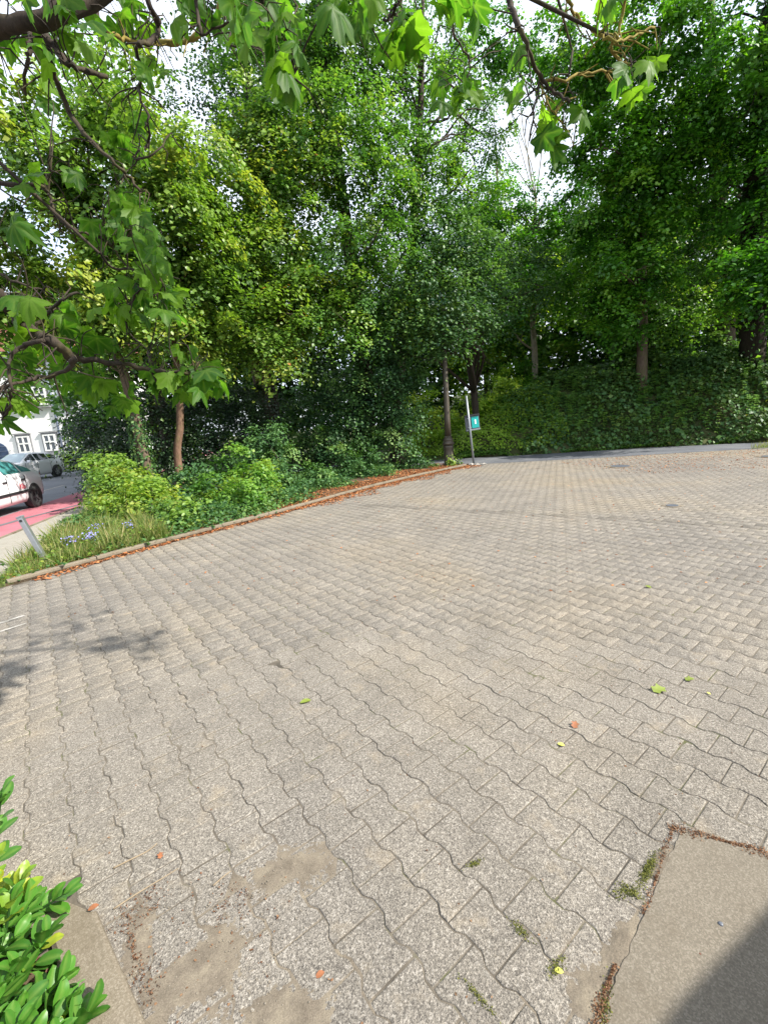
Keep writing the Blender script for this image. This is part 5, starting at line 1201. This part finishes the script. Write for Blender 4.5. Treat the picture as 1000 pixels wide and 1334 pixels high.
# leaf litter along the kerb
KPa = np.array([(p.x, p.y) for p in KP])
def litter(name, n, lo, hi, s0, s1, power, z):
    s = RNG.uniform(s0, s1, n) * (len(KPa) - 1.001); i = s.astype(int); f = (s - i)[:, None]
    p = KPa[i] * (1 - f) + KPa[i + 1] * f
    t = KPa[i + 1] - KPa[i]; t /= np.linalg.norm(t, axis=1, keepdims=True); nn = np.stack([-t[:, 1], t[:, 0]], 1)
    d = lo + (hi - lo) * RNG.random(n) ** power
    d *= (0.75 + 0.5 * np.sin(s * 0.9) * np.sin(s * 0.37 + 1))
    q = p + nn * d[:, None]
    P = np.concatenate([q, z + RNG.random((n, 1)) * 0.018], 1)
    NR = RNG.normal(0, 0.28, (n, 3)); NR[:, 2] += 1
    o = link(name, leaves_mesh(name, P, NR, RNG.uniform(0.02, 0.055, n), np.clip(RNG.normal(.5, .25, n), 0, 1), T_OVAL, down=0), None, [M['litter']])
    o['kind'] = 'stuff'
litter('leaf_litter', 3800, -0.005, -0.20, 0.02, 1.0, 1.7, 0.003)
litter('leaf_litter', 4200, -0.005, -0.65, 0.38, 1.0, 2.0, 0.003)
litter('leaf_litter', 11000, 0.10, 2.0, 0.32, 1.0, 1.05, 0.034)
litter('leaf_litter', 1500, 0.10, 0.40, 0.0, 0.42, 1.2, 0.034)
# scattered crumbs of leaf and grit over the yard
def crumbs(name, poly, n, s0, s1, mat, tone):
    p = scatter(poly, n)
    P = np.concatenate([p, np.full((n, 1), 0.002) + RNG.random((n, 1)) * 0.003], 1)
    NR = RNG.normal(0, 0.3, (n, 3)); NR[:, 2] += 1
    o = link(name, leaves_mesh(name, P, NR, RNG.uniform(s0, s1, n), tone(n), T_OVAL, down=0), None, [mat]); o['kind'] = 'stuff'
crumbs('leaf_crumbs', [(-1.0, 0.8), (1.0, 0.8), (1.8, 2.0), (4.0, 4.5), (-3.0, 4.5), (-1.6, 1.6)], 420, 0.004, 0.012, M['litter_dull'], lambda n: RNG.uniform(.2, 1, n))
crumbs('leaf_crumbs', [(-1.0, 0.85), (-0.5, 0.85), (-0.4, 1.3), (-0.9, 1.4), (-1.05, 1.25)], 120, 0.004, 0.011, M['litter_dull'], lambda n: RNG.uniform(.3, 1, n))
crumbs('leaf_crumbs', [(6.0, 10.0), (11.5, 9.0), (12.5, 12.8), (8.0, 13.8), (5.5, 13.5)], 2200, 0.02, 0.05, M['litter'], lambda n: RNG.uniform(.2, .9, n))
crumbs('leaf_crumbs', [(-4.0, 4.0), (8.0, 3.0), (12.0, 11), (4, 14.0), (1.0, 12.0), (-2.0, 8.0)], 1300, 0.012, 0.035, M['litter'], lambda n: RNG.uniform(0, .9, n))
# moss in joints near the bottom right
def moss(name, cx, cy, rx, ry, n, rot):
    a = RNG.normal(0, 1, (n, 2)); c, s = math.cos(rot), math.sin(rot)
    X = cx + a[:, 0] * rx * c - a[:, 1] * ry * s; Y = cy + a[:, 0] * rx * s + a[:, 1] * ry * c
    P = np.stack([X, Y, 0.0 + RNG.random(n) * 0.008], 1)
    NR = RNG.normal(0, .7, (n, 3)); NR[:, 2] += 1
    o = link(name, leaves_mesh(name, P, NR, RNG.uniform(.0025, .0065, n), RNG.random(n), T_KITE), None, [M['moss']]); o['kind'] = 'stuff'
moss('moss', 0.83, 1.235, 0.035, 0.007, 900, R(40)); moss('moss', 0.72, 1.17, 0.03, 0.010, 330, R(10)); moss('moss', 0.50, 0.885, 0.03, 0.008, 330, R(55)); moss('moss', 0.40, 0.98, 0.02, 0.008, 180, R(35))
moss('moss', 0.16, 0.93, 0.03, 0.005, 180, R(-50)); moss('moss', 0.23, 1.30, 0.02, 0.006, 180, R(20)); moss('moss', 0.33, 1.08, 0.02, 0.007, 180, R(-52)); moss('moss', 0.73, 1.165, 0.02, 0.008, 240, R(-50))
# grit on the apron
def grit(n, poly, s0, s1, mat):
    bm = bmesh.new()
    for x, y in scatter(poly, n):
        r = random.uniform(s0, s1)
        v = bmesh.ops.create_icosphere(bm, subdivisions=1, radius=r, matrix=Matrix.Translation((x, y, 0.001 + r * 0.5)) @ Matrix.Diagonal((1, random.uniform(.6, 1), .6, 1)))
    o = bm_obj('grit', bm, [mat]); o['kind'] = 'stuff'
grit(170, [(0.5, 0.83), (1.1, 1.34), (1.3, 1.2), (1.2, 0.6), (0.6, 0.6)], 0.0012, 0.0035, M['pebble'])
grit(260, [(-1.0, 1.25), (-0.8, 0.9), (-0.3, 0.85), (-0.4, 1.4), (-0.9, 1.4)], 0.0012, 0.004, M['pebble'])
bm = bmesh.new()
for i in range(900):
    x, y = random.uniform(-1.7, -0.9), random.uniform(0.6, 1.25)
    if x > -0.93 - (y - 0.9) * 0.75 - 0.01: continue
    add_box(bm, (x, y, random.uniform(0.0, 0.02)), (random.uniform(.006, .034), random.uniform(.004, .010), .003), Matrix.Rotation(random.uniform(0, 6), 3, 'Z') @ Matrix.Rotation(random.gauss(0, .35), 3, 'X') @ Matrix.Rotation(random.gauss(0, .3), 3, 'Y'))
o = bm_obj('bark_mulch', bm, [M['chips']]); o['kind'] = 'stuff'

# ------------------------------------------------------------------ the bank behind the lane, covered with trailing leaves
def bank_cover(name, n, x0, x1, d0, d1, mat, sz, tone0, thick, gx=None):
    x = RNG.uniform(x0, x1, n); d = RNG.uniform(0, 1, n) ** 0.9 * (d1 - d0) + d0
    yf = np.interp(x, [-9, 2, 6, 10, 13.2, 24], [20.0, 17.5, 16.65, 15.98, 14.9, 12.6])
    y = yf + 0.3 + d
    z = bank_h(x, y); e = 0.05
    gxx = (bank_h(x + e, y) - z) / e; gy = (bank_h(x, y + e) - z) / e
    NR = np.stack([-gxx, -gy, np.ones(n)], 1); NR /= np.linalg.norm(NR, axis=1, keepdims=True)
    bump = (np.sin(x * 2.1 + 1.3 * np.sin(y * 1.7)) * np.cos(y * 2.6 + z * 2.3 + x * .4) + 0.6 * np.sin(x * 5.3 + z * 4.1) * np.cos(z * 6.2 + x)) * 0.5 + 0.5
    big = np.clip(np.sin(x * 0.9 + 2.0 * np.sin(y * 0.8)) * np.cos(y * 1.1 - x * .5) + 0.5 * np.sin(x * 2.3 + y), -.6, 1.2)
    P = np.stack([x, y, z], 1) + NR * (0.22 * big)[:, None] + NR * (thick * (0.25 + 0.9 * bump) * RNG.uniform(0.4, 1.0, n))[:, None]
    T = RNG.normal(0, 0.5, (n, 3)); T[:, 2] -= 1.1; T[:, 1] -= 0.5
    NN = NR * 0.9 + RNG.normal(0, 0.45, (n, 3)) + [0, 0, 0.5]
    tone = np.clip(RNG.normal(tone0, .16, n) + 0.22 * (bump - .5), 0, .93)
    o = link(name, leaves_mesh(name, P, NN, sz * RNG.uniform(.6, 1.3, n), tone, T_KITE, T=T), None, [mat]); o['kind'] = 'stuff'
bank_cover('trailing_ivy', 42000, 5.6, 19, 0.0, 5.2, M['leaf_bank'], 0.105, 0.42, 0.42)
bank_cover('trailing_ivy', 9000, 5.6, 19, 0.0, 5.2, M['leaf_ivy'], 0.15, 0.6, 0.6)
bank_cover('trailing_ivy', 20000, 1.2, 7.4, 0.2, 4.6, M['leaf_yellow'], 0.095, 0.40, 0.40)  # sunny end of the bank, its light put into the leaf colour
bank_cover('bank_weeds', 8000, 2.0, 18, -0.22, 0.35, M['leaf_mid'], 0.07, 0.6, 0.16)
# arching bramble shoots on the bank
P, NR, TT, TO = [], [], [], []
for _ in range(760):
    x = random.uniform(5.0, 17.0); d = random.uniform(0.4, 4.0)
    y = np.interp(x, [-9, 2, 6, 10, 13.2, 24], [20.0, 17.5, 16.65, 15.98, 14.9, 12.6]) + 0.3 + d
    z = float(bank_h(np.array(x), np.array(y))) + 0.3
    dirx = random.gauss(-0.35, 0.45); L_ = random.uniform(0.35, 0.8); tn = random.gauss(.62, .16)
    for k in range(12):
        t = k / 11
        q = Vector((x + dirx * t * L_, y - t * L_ * 0.7, z + 0.35 * L_ * math.sin(t * 3.0) - 0.75 * t * t * L_))
        for s in (-1, 1):
            P.append(tuple(q)); NR.append((random.gauss(0, .2), -0.35, 1)); TT.append((s * 0.9 + dirx * .3, -.35, -.35)); TO.append(tn + random.gauss(0, .08))
o = link('bramble_shoots', leaves_mesh('bramble_shoots', np.array(P), np.array(NR), RNG.uniform(.05, .10, len(P)), np.clip(np.array(TO), 0, .93), T_OVAL, T=np.array(TT)), None, [M['leaf_mid']]); o['kind'] = 'stuff'
sk = dict(per=90, R_=0.4, leaf=0.11, tone0=0.55, dens=1.8, fill=0.15)
shrub('bank_shrub', 'yellowish green shrub at the foot of the bank at the right edge', 14.9, 15.6, [E3(14.7, 15.3, 0.9, 0.9, 0.6, 0.9)], M['leaf_light'], z0=0.2, **sk)
shrub('bank_shrub', 'dark shrub on the bank top in front of the old leaning trunk', 13.4, 18.3, [E3(13.2, 18.0, 3.1, 1.5, 0.9, 0.9), E3(15.6, 17.6, 3.2, 1.3, 0.9, 1.2)], M['leaf_dark'], z0=2.2, **sk)
shrub('bank_shrub', 'bright green shrub where the bank starts, behind the turquoise panel', 5.0, 20.2, [E3(4.6, 20.2, 1.8, 1.3, 0.9, 1.0), E3(6.0, 20.4, 2.6, 1.0, 0.8, 0.9)], M['leaf_yellow'], z0=0.8, **sk)
shrub('bank_shrub', 'green shrub left of the pale trunk on the bank', 6.9, 21.0, [E3(6.6, 20.6, 3.0, 0.9, 0.7, 0.8)], M['leaf_vivid'], z0=2.0, **sk)

# ================================================================== THE OVERHANGING MAPLE (near)
def lobed_leaf(seed, curl):
    """five lobed maple leaf with stalk; returns mesh in metres, 1 unit long blade"""
    rr = random.Random(seed)
    pts = []
    key = [(0.0, 1.0), (9, 0.80), (14, 0.86), (20, 0.70), (30, 0.60), (39, 0.78), (45, 0.80), (51, 0.95), (58, 0.78), (66, 0.74), (76, 0.56), (90, 0.62), (101, 0.68), (112, 0.50), (140, 0.22), (168, 0.12)]
    for sgn in (1, -1):
        seq = key if sgn == 1 else key[1:][::-1]
        for a, r in seq:
            r *= rr.uniform(0.93, 1.07)
            aa = math.radians(a) * sgn
            pts.append((r * math.sin(aa), r * math.cos(aa)))
    # order from tip clockwise: right side 0..168 then left side 168..9
    V = [(0, 0, 0)]; vein = [1.0]
    n = len(pts)
    ring_in, ring_out = [], []
    lobes = [0, 50, -50, 100, -100]
    def zc(x, y): return -curl * (x * x * 0.9 + max(y, 0) ** 2 * 0.7) + 0.07 * math.sin(5 * x + seed) + 0.06 * math.sin(6 * y + seed * 2) + 0.18 * abs(x) * math.sin(seed)
    for sc in (0.5, 1.0):
        for x, y in pts:
            X, Y = x * sc, y * sc
            a = math.degrees(math.atan2(x, y)); m = min(abs(a - l) for l in lobes)
            V.append((X, Y, zc(X, Y) - 0.05 * sc * (m < 12) + 0.02)); vein.append(max(0.0, 1 - m / 9.0) * (1.0 if sc < 1 else 0.5))
    F = []
    for i in range(n):
        j = (i + 1) % n
        F.append((0, 1 + i, 1 + j)); F.append((1 + i, 1 + n + i, 1 + n + j, 1 + j))
    # stalk
    b = len(V)
    for t in range(4):
        y = -0.22 * t; z = 0.05 * t * t * 0.6
        w_ = 0.012
        V += [(-w_, y, z), (w_, y, z), (0, y, z + 2 * w_)]; vein += [1, 1, 1]
    for t in range(3):
        for k in range(3):
            a, c = b + t * 3 + k, b + t * 3 + (k + 1) % 3
            F.append((a, c, c + 3, a + 3))
    me = bpy.data.meshes.new('leaf'); me.from_pydata(V, [], F)
    at = me.attributes.new('vein', 'FLOAT', 'POINT'); at.data.foreach_set('value', np.array(vein, dtype=np.float32))
    at = me.attributes.new('tone', 'FLOAT', 'POINT'); at.data.foreach_set('value', np.full(len(V), rr.random(), dtype=np.float32))
    me.materials.append(M['maple_leaf'])
    me.polygons.foreach_set('use_smooth', [True] * len(me.polygons))
    return me
LM = [lobed_leaf(i, 0.15 + 0.75 * random.random()) for i in range(20)]
near_maple = empty('overhanging_maple', (-4.6, 1.2, 0), label='near maple whose mossy twigs and large lobed leaves hang into the view', cat='tree')
tb = Tubes()
trunk_pts = spline([(-4.6, 1.2, -0.05), (-4.55, 1.25, 1.5), (-4.4, 1.35, 3.0), (-4.0, 1.6, 4.4), (-3.0, 1.8, 5.6), (-1.6, 1.6, 6.2)], 5)
tb.add(trunk_pts, lerp_list([0.24, 0.20, 0.17, 0.13, 0.09, 0.05], len(trunk_pts)), 14, wob=0.05)
adopt(tb.obj('trunk', [M['bark']]), near_maple, (-4.6, 1.2, 0))
tb = Tubes(); tm = Tubes()
def limb(a, b, r0, r1, sag=0.15):
    a, b = Vector(a), Vector(b)
    m = (a + b) / 2 + Vector((0, 0, sag))
    tb.add(spline([a, m, b], 6), lerp_list([r0, r1], 13), 8, cap=False)
limb((-4.25, 1.45, 3.7), TWIGS[0][0][0], 0.05, TWIGS[0][1], 0.1)
limb((-4.5, 1.28, 2.0), TWIGS[9][0][0], 0.055, TWIGS[9][1], 0.1)
for tgt in (15, 23, 24, 26, 27, 28, 29):
    p = Vector(TWIGS[tgt][0][0])
    limb((p.x - 1.2, 1.6 + 0.2 * math.sin(tgt), 5.6 - abs(p.x) * 0.1), p, 0.025, TWIGS[tgt][1], 0.0)
tb.add(spline([(-4.0, 1.6, 4.4), (-2.4, 1.9, 5.2), (-1.0, 1.8, 5.6), (0.2, 1.6, 5.6)], 5), lerp_list([0.09, 0.03], 16), 8, cap=False)
for tgt in (4, 14, 18, 30, 25):
    p = Vector(TWIGS[tgt][0][0])
    limb((-3.3, 1.75, 4.8), p, 0.02, TWIGS[tgt][1], 0.0)
seg = []
for i, (pts_, r0, r1) in enumerate(TWIGS):
    ps = spline(pts_, 5)
    ps = [p + Vector(RNG.normal(0, 0.0035, 3)) for p in ps]
    mossy = i in (5, 23, 24, 25, 21, 22)
    (tm if mossy else tb).add(ps, [r * random.uniform(.85, 1.2) for r in lerp_list([r0, r1], len(ps))], 7, cap=True, wob=0.1)
    seg += [p for p in ps]
    for _ in range(3 + int(len(ps) * .35)):      # short side spurs
        k = random.randint(1, len(ps) - 1); q = ps[k]
        d = Vector(RNG.normal(0, 1, 3)); d.z -= 0.3; d.normalize(); L_ = random.uniform(0.04, 0.16)
        (tm if mossy else tb).add([q, q + d * L_ * .5 + Vector(RNG.normal(0, .012, 3)), q + d * L_ + Vector((0, 0, -.02))], [0.0035, 0.003, 0.0018], 4, cap=False)
leaf_roots = []
SEG = np.array([tuple(p) for p in seg])
order = sorted(range(len(LEAVES)), key=lambda i: np.linalg.norm(np.array(LEAVES[i]) - CAM))
maple_leaf_objs = 0
extraV = []
for oi, i in enumerate(order):
    c = np.array(LEAVES[i])
    d = np.linalg.norm(SEG - c, axis=1); j = int(np.argmin(d)); s = SEG[j]
    size = random.uniform(0.058, 0.102)
    # blade hangs: its base sits above the centre
    out = c - s; out[2] = 0
    out = out / (np.linalg.norm(out) + 1e-6)
    yaw = math.atan2(out[1], out[0]) + random.gauss(0, 0.7)
    drop = R(random.uniform(20, 80))
    Tdir = Vector((math.cos(yaw) * math.cos(drop), math.sin(yaw) * math.cos(drop), -math.sin(drop)))
    nrm = Vector((0, 0, 1)) + Vector((math.cos(yaw), math.sin(yaw), 0)) * 0.6 + Vector(RNG.normal(0, 0.35, 3))
    nrm = (nrm - Tdir * nrm.dot(Tdir)).normalized()
    B = Tdir.cross(nrm)
    basep = Vector(c) - Tdir * size * 0.45
    mw = Matrix(((B.x, Tdir.x, nrm.x, basep.x), (B.y, Tdir.y, nrm.y, basep.y), (B.z, Tdir.z, nrm.z, basep.z), (0, 0, 0, 1))) @ Matrix.Diagonal((size, size, size, 1))
    stalk_end = mw @ Vector((0, -0.66, 0.27))
    sv_ = Vector(s)
    L_ = (stalk_end - sv_).length
    k1 = sv_.lerp(stalk_end, .3) + Vector(RNG.normal(0, .10 * L_, 3)) + Vector((0, 0, .12 * L_)); k2 = sv_.lerp(stalk_end, .68) + Vector(RNG.normal(0, .10 * L_, 3)) + Vector((0, 0, .10 * L_))
    pk = spline([sv_, k1, k2, stalk_end], 3)
    tb.add(pk, lerp_list([0.0022 + 0.004 * min(L_, .5), 0.0013], len(pk)), 4, cap=False)
    me = LM[random.randrange(len(LM))]
    if oi < 300:
        o = bpy.data.objects.new('leaf', me); COL.objects.link(o)
        o.parent = near_maple
        o.matrix_parent_inverse = Matrix.Translation((-4.6, 1.2, 0)).inverted()
        o.matrix_basis = mw
    else: extraV.append((me, mw))
# leaves outside the picture and the small remainder: one part
for _ in range(260):
    j = random.randrange(40)
    p = Vector((random.uniform(-5.5, -2.2), random.uniform(0.4, 3.2), random.uniform(4.6, 6.8)))
    if p.z < 4.4 + 0.9 * max(0, p.y - 1.5): continue
    mw = Matrix.Translation(p) @ Matrix.Rotation(random.uniform(0, 6.28), 4, 'Z') @ Matrix.Rotation(random.gauss(-.5, .4), 4, 'X') @ Matrix.Diagonal((.11, .11, .11, 1))
    extraV.append((random.choice(LM), mw))
VV, FF, TO, VE, off_ = [], [], [], [], 0
for me, mw in extraV:
    for v in me.vertices: VV.append(tuple(mw @ v.co))
    for f in me.polygons: FF.append([off_ + k for k in f.vertices])
    TO += [d.value for d in me.attributes['tone'].data]; VE += [d.value for d in me.attributes['vein'].data]
    off_ += len(me.vertices)
me = bpy.data.meshes.new('upper_foliage'); me.from_pydata(VV, [], FF)
me.attributes.new('tone', 'FLOAT', 'POINT').data.foreach_set('value', np.array(TO, dtype=np.float32))
me.attributes.new('vein', 'FLOAT', 'POINT').data.foreach_set('value', np.array(VE, dtype=np.float32))
o = link('upper_foliage', me, None, [M['maple_leaf']], True); o['kind'] = 'stuff'; adopt(o, near_maple, (-4.6, 1.2, 0))
adopt(tb.obj('twigs', [M['twig']]), near_maple, (-4.6, 1.2, 0))
o = tm.obj('mossy_twigs', [M['twig_moss']]); o['kind'] = 'stuff'; adopt(o, near_maple, (-4.6, 1.2, 0))

# ================================================================== FOREGROUND SHRUB
def oval_leaf(seed, tn):
    rr = random.Random(seed)
    prof = [(0, 0), (0.10, 0.10), (0.20, 0.26), (0.26, 0.45), (0.27, 0.62), (0.21, 0.80), (0.11, 0.93), (0, 1.0)]
    V, ve = [], []
    for w_, y in prof:
        c = -0.22 * y * y * rr.uniform(.6, 1.3)
        for s in (-1, -0.5, 0, 0.5, 1):
            V.append((w_ * s, y, c + 0.22 * abs(w_ * s) + 0.012 * math.sin(y * 20 + abs(s) * 3))); ve.append(1.0 if s == 0 else 0.12 + 0.1 * math.sin(y * 26 + abs(s) * 4))
    F = []
    for i in range(len(prof) - 1):
        for k in range(4):
            a = i * 5 + k; F.append((a, a + 1, a + 6, a + 5))
    me = bpy.data.meshes.new('leaf'); me.from_pydata(V, [], F)
    me.attributes.new('vein', 'FLOAT', 'POINT').data.foreach_set('value', np.clip(np.array(ve, dtype=np.float32), 0, 1))
    me.attributes.new('tone', 'FLOAT', 'POINT').data.foreach_set('value', np.full(len(V), tn, dtype=np.float32))
    me.materials.append(M['shrub_leaf'])
    me.polygons.foreach_set('use_smooth', [True] * len(me.polygons))
    return me
OG = [oval_leaf(i, t) for i, t in enumerate((0.1, 0.2, 0.3, 0.4, 0.5, 0.58))]
OY = [oval_leaf(i + 20, t) for i, t in enumerate((0.68, 0.75, 0.85, 0.95))]
fs = empty('evergreen_shrub', (-1.45, 1.0, 0), label='glossy green shrub with yellow variegated tips in the bottom left corner', cat='shrub')
tb = Tubes()
tips = []
nleaf, inner = [0], []
def shoot(bx, by_, tx_, ty_, tz, yel, n):
    b = Vector((bx, by_, -0.01)); t = Vector((tx_, ty_, tz))
    m = b.lerp(t, .5) + Vector((0, 0, .10 * tz)) + Vector(RNG.normal(0, .015, 3))
    ps = spline([b, m, t], 5)
    tb.add(ps, lerp_list([0.006, 0.003], len(ps)), 5, cap=False)
    axis = (ps[-1] - ps[-3]).normalized()
    for k in range(n):
        f = 1 - (k / n) * 0.62
        q = ps[min(len(ps) - 1, int(f * (len(ps) - 1)))].lerp(ps[max(0, int(f * (len(ps) - 1)) - 1)], random.random())
        a = k * 2.4 + random.gauss(0, .25)
        spread = 0.35 + 0.95 * (k / n)
        e1 = axis.orthogonal().normalized(); e2 = axis.cross(e1)
        Td = (axis * math.cos(spread) + (e1 * math.cos(a) + e2 * math.sin(a)) * math.sin(spread)); Td.z += 0.1; Td.normalize()
        nr = (axis + Vector((0, 0, .7)) + Vector(RNG.normal(0, .2, 3))); nr = (nr - Td * nr.dot(Td)).normalized()
        B = Td.cross(nr); s = random.uniform(0.056, 0.086) * (0.75 if k < 2 else 1)
        q = q + Td * 0.008
        mw = Matrix(((B.x, Td.x, nr.x, q.x), (B.y, Td.y, nr.y, q.y), (B.z, Td.z, nr.z, q.z), (0, 0, 0, 1))) @ Matrix.Diagonal((s, s, s, 1))
        me = random.choice(OY if random.random() < yel * (1 - .4 * k / n) else OG)
        if nleaf[0] >= 300:
            inner.append((me, mw)); continue
        nleaf[0] += 1
        o = bpy.data.objects.new('leaf', me); COL.objects.link(o)
        o.parent = fs; o.matrix_parent_inverse = Matrix.Translation((-1.45, 1.0, 0)).inverted(); o.matrix_basis = mw
SH = [(-1.42, 1.33, .42, 0), (-1.50, 1.25, .44, 0.1), (-1.44, 1.18, .30, .9), (-1.36, 1.17, .24, .9), (-1.30, 1.20, .20, .8), (-1.40, 1.07, .27, .8), (-1.27, 1.17, .12, 0), (-1.22, 1.24, .07, 0), (-1.30, 1.05, .20, .15), (-1.22, 1.06, .15, 0), (-1.38, .98, .22, 0),
      (-1.27, .97, .17, 0), (-1.17, 1.00, .11, 0), (-1.30, .90, .16, 0), (-1.20, .90, .12, 0), (-1.12, .93, .07, 0), (-1.22, .82, .14, 0), (-1.35, .84, .2, 0), (-1.10, .84, .07, 0), (-1.02, .90, .05, 0.05), (-0.97, .86, .07, 0), (-1.45, 1.10, .36, .5), (-1.5, .95, .28, 0), (-1.12, .76, .1, 0), (-1.0, .78, .07, 0), (-1.3, .76, .15, 0)]
SH += [(-1.16, 1.10, .10, .1), (-1.06, 1.0, .05, 0), (-1.33, 1.12, .27, .9), (-1.27, 1.12, .20, .6), (-1.0, .95, .04, 0), (-.94, .93, .03, 0), (-1.17, .95, .13, 0), (-1.25, 1.0, .2, .1), (-1.08, .88, .1, 0), (-1.2, .86, .17, 0), (-1.32, 1.0, .26, .2), (-1.15, .80, .14, 0), (-1.05, .80, .1, 0), (-1.4, 1.2, .34, .5), (-1.45, 1.28, .40, .1)]
for x, y, z, ye in SH:
    shoot(x - 0.10 + random.gauss(0, .03), y - 0.07 + random.gauss(0, .03), x, y, z, ye, 15)
V_, F_, T_, E_, of_ = [], [], [], [], 0
for me, mw in inner:
    V_ += [tuple(mw @ v.co) for v in me.vertices]; F_ += [[of_ + k for k in f.vertices] for f in me.polygons]
    T_ += [d.value for d in me.attributes['tone'].data]; E_ += [d.value for d in me.attributes['vein'].data]; of_ += len(me.vertices)
me = bpy.data.meshes.new('inner_leaves'); me.from_pydata(V_, [], F_)
me.attributes.new('tone', 'FLOAT', 'POINT').data.foreach_set('value', np.array(T_, dtype=np.float32))
me.attributes.new('vein', 'FLOAT', 'POINT').data.foreach_set('value', np.array(E_, dtype=np.float32))
o = link('inner_leaves', me, None, [M['shrub_leaf']], True); o['kind'] = 'stuff'; adopt(o, fs, (-1.45, 1.0, 0))
adopt(tb.obj('stems', [M['leaf_mid']]), fs, (-1.45, 1.0, 0))

# ================================================================== SINGLE LEAVES AND TWIGS ON THE PAVING
def flat_leaf(loc, size, mat, rz, label, shape='oval', curl=0.25):
    V, F = [], []
    prof = [(0, 0), (0.22, 0.22), (0.30, 0.5), (0.2, 0.8), (0, 1.0)] if shape == 'oval' else [(0, 0), (0.35, 0.15), (0.22, 0.4), (0.42, 0.6), (0.15, 0.72), (0, 1.0)]
    for w_, y in prof:
        for s in (-1, 0, 1): V.append((w_ * s * size, y * size, (0.004 + curl * size * (abs(w_ * s) + 0.25 * math.sin(y * 3)))))
    for i in range(len(prof) - 1):
        for k in range(2):
            a = i * 3 + k; F.append((a, a + 1, a + 4, a + 3))
    me = bpy.data.meshes.new('fallen_leaf'); me.from_pydata(V, [], F)
    o = link('fallen_leaf', me, None, [mat], True)
    o.location = loc; o.rotation_euler = (random.gauss(0, .08), random.gauss(0, .08), rz)
    tag(o, label, 'leaf')
flat_leaf((0.79, 1.835, 0), 0.035, M['leaf_lime'], 1.0, 'pale yellow leaf lying below the orange one in the middle right of the paving')
flat_leaf((0.885, 1.95, 0), 0.05, M['leaf_orange'], -0.6, 'orange curled leaf on the paving just above the pale yellow leaf', 'lob')
flat_leaf((1.44, 2.19, 0), 0.09, M['leaf_olive'], -1.3, 'olive green leaf on the paving at the right, larger of the two', 'lob')
flat_leaf((1.68, 2.27, 0), 0.055, M['leaf_olive'], -1.5, 'small olive leaf right of the larger green one', 'lob')
flat_leaf((1.72, 2.13, 0), 0.022, M['leaf_lime'], 0.3, 'tiny yellow leaf below the small olive leaf')
flat_leaf((-0.97, 1.41, 0), 0.03, M['leaf_orange'], 0.5, 'orange leaf scrap right of the dead twig at the bottom left', 'lob')
flat_leaf((-1.09, 1.23, 0.03), 0.035, M['leaf_orange'], 2.0, 'orange dead leaf on the corner of the planter edging')
flat_leaf((0.42, 0.965, 0), 0.028, M['leaf_lime'], 1.2, 'yellow green leaf scrap lying among the bottom pavers')
flat_leaf((-0.52, 2.35, 0), 0.07, M['leaf_olive'], 1.9, 'narrow olive leaf on the paving left of the centre')
flat_leaf((-0.28, 1.01, 0), 0.03, M['leaf_orange'], 1.9, 'small ochre leaf at the bottom centre of the paving')
flat_leaf((2.3, 3.6, 0), 0.06, M['leaf_olive'], 0.4, 'green leaf far right in the middle of the paving')
def twig(loc, pts_, r, label):
    tb = Tubes(); ps = spline(pts_, 4); tb.add(ps, lerp_list([r, r * .5], len(ps)), 6)
    o = tb.obj('dead_twig', [M['stick']]); o.location = loc; tag(o, label, 'twig')
twig((-1.14, 1.385, 0.004), [(0, 0, 0), (.05, .025, .004), (.10, .06, 0), (.125, .09, 0.002)], 0.0035, 'thin dead twig lying on the paving above the planter corner')
twig((-1.05, 1.235, 0.004), [(0, 0, 0), (.06, .045, .003), (.13, .10, 0), (.17, .13, 0)], 0.003, 'dead twig lying against the planter corner, below the thin twig')
twig((-0.72, 1.29, 0.004), [(0, 0, 0), (.03, .03, .003), (.05, .05, 0)], 0.003, 'short twig by the sandy patch at the bottom')
def pebble(loc, r, label, mt='black'):
    bm = bmesh.new(); bmesh.ops.create_icosphere(bm, subdivisions=2, radius=r)
    for v in bm.verts: v.co.z *= 0.55; v.co.x *= 1 + .2 * math.sin(v.co.y * 300)
    o = bm_obj('pebble', bm, [M[mt]], None, True); o.location = (loc[0], loc[1], 0.001 + r * .5); tag(o, label, 'pebble')
pebble((0.945, 1.055), 0.0075, 'dark pebble on the concrete apron, nearest the paving corner', 'grey_panel')
pebble((0.83, 0.985), 0.004, 'tiny brown pebble on the apron close to the shadow', 'chips')
pebble((0.82, 0.93), 0.005, 'small pebble at the shadow edge on the apron', 'pebble')
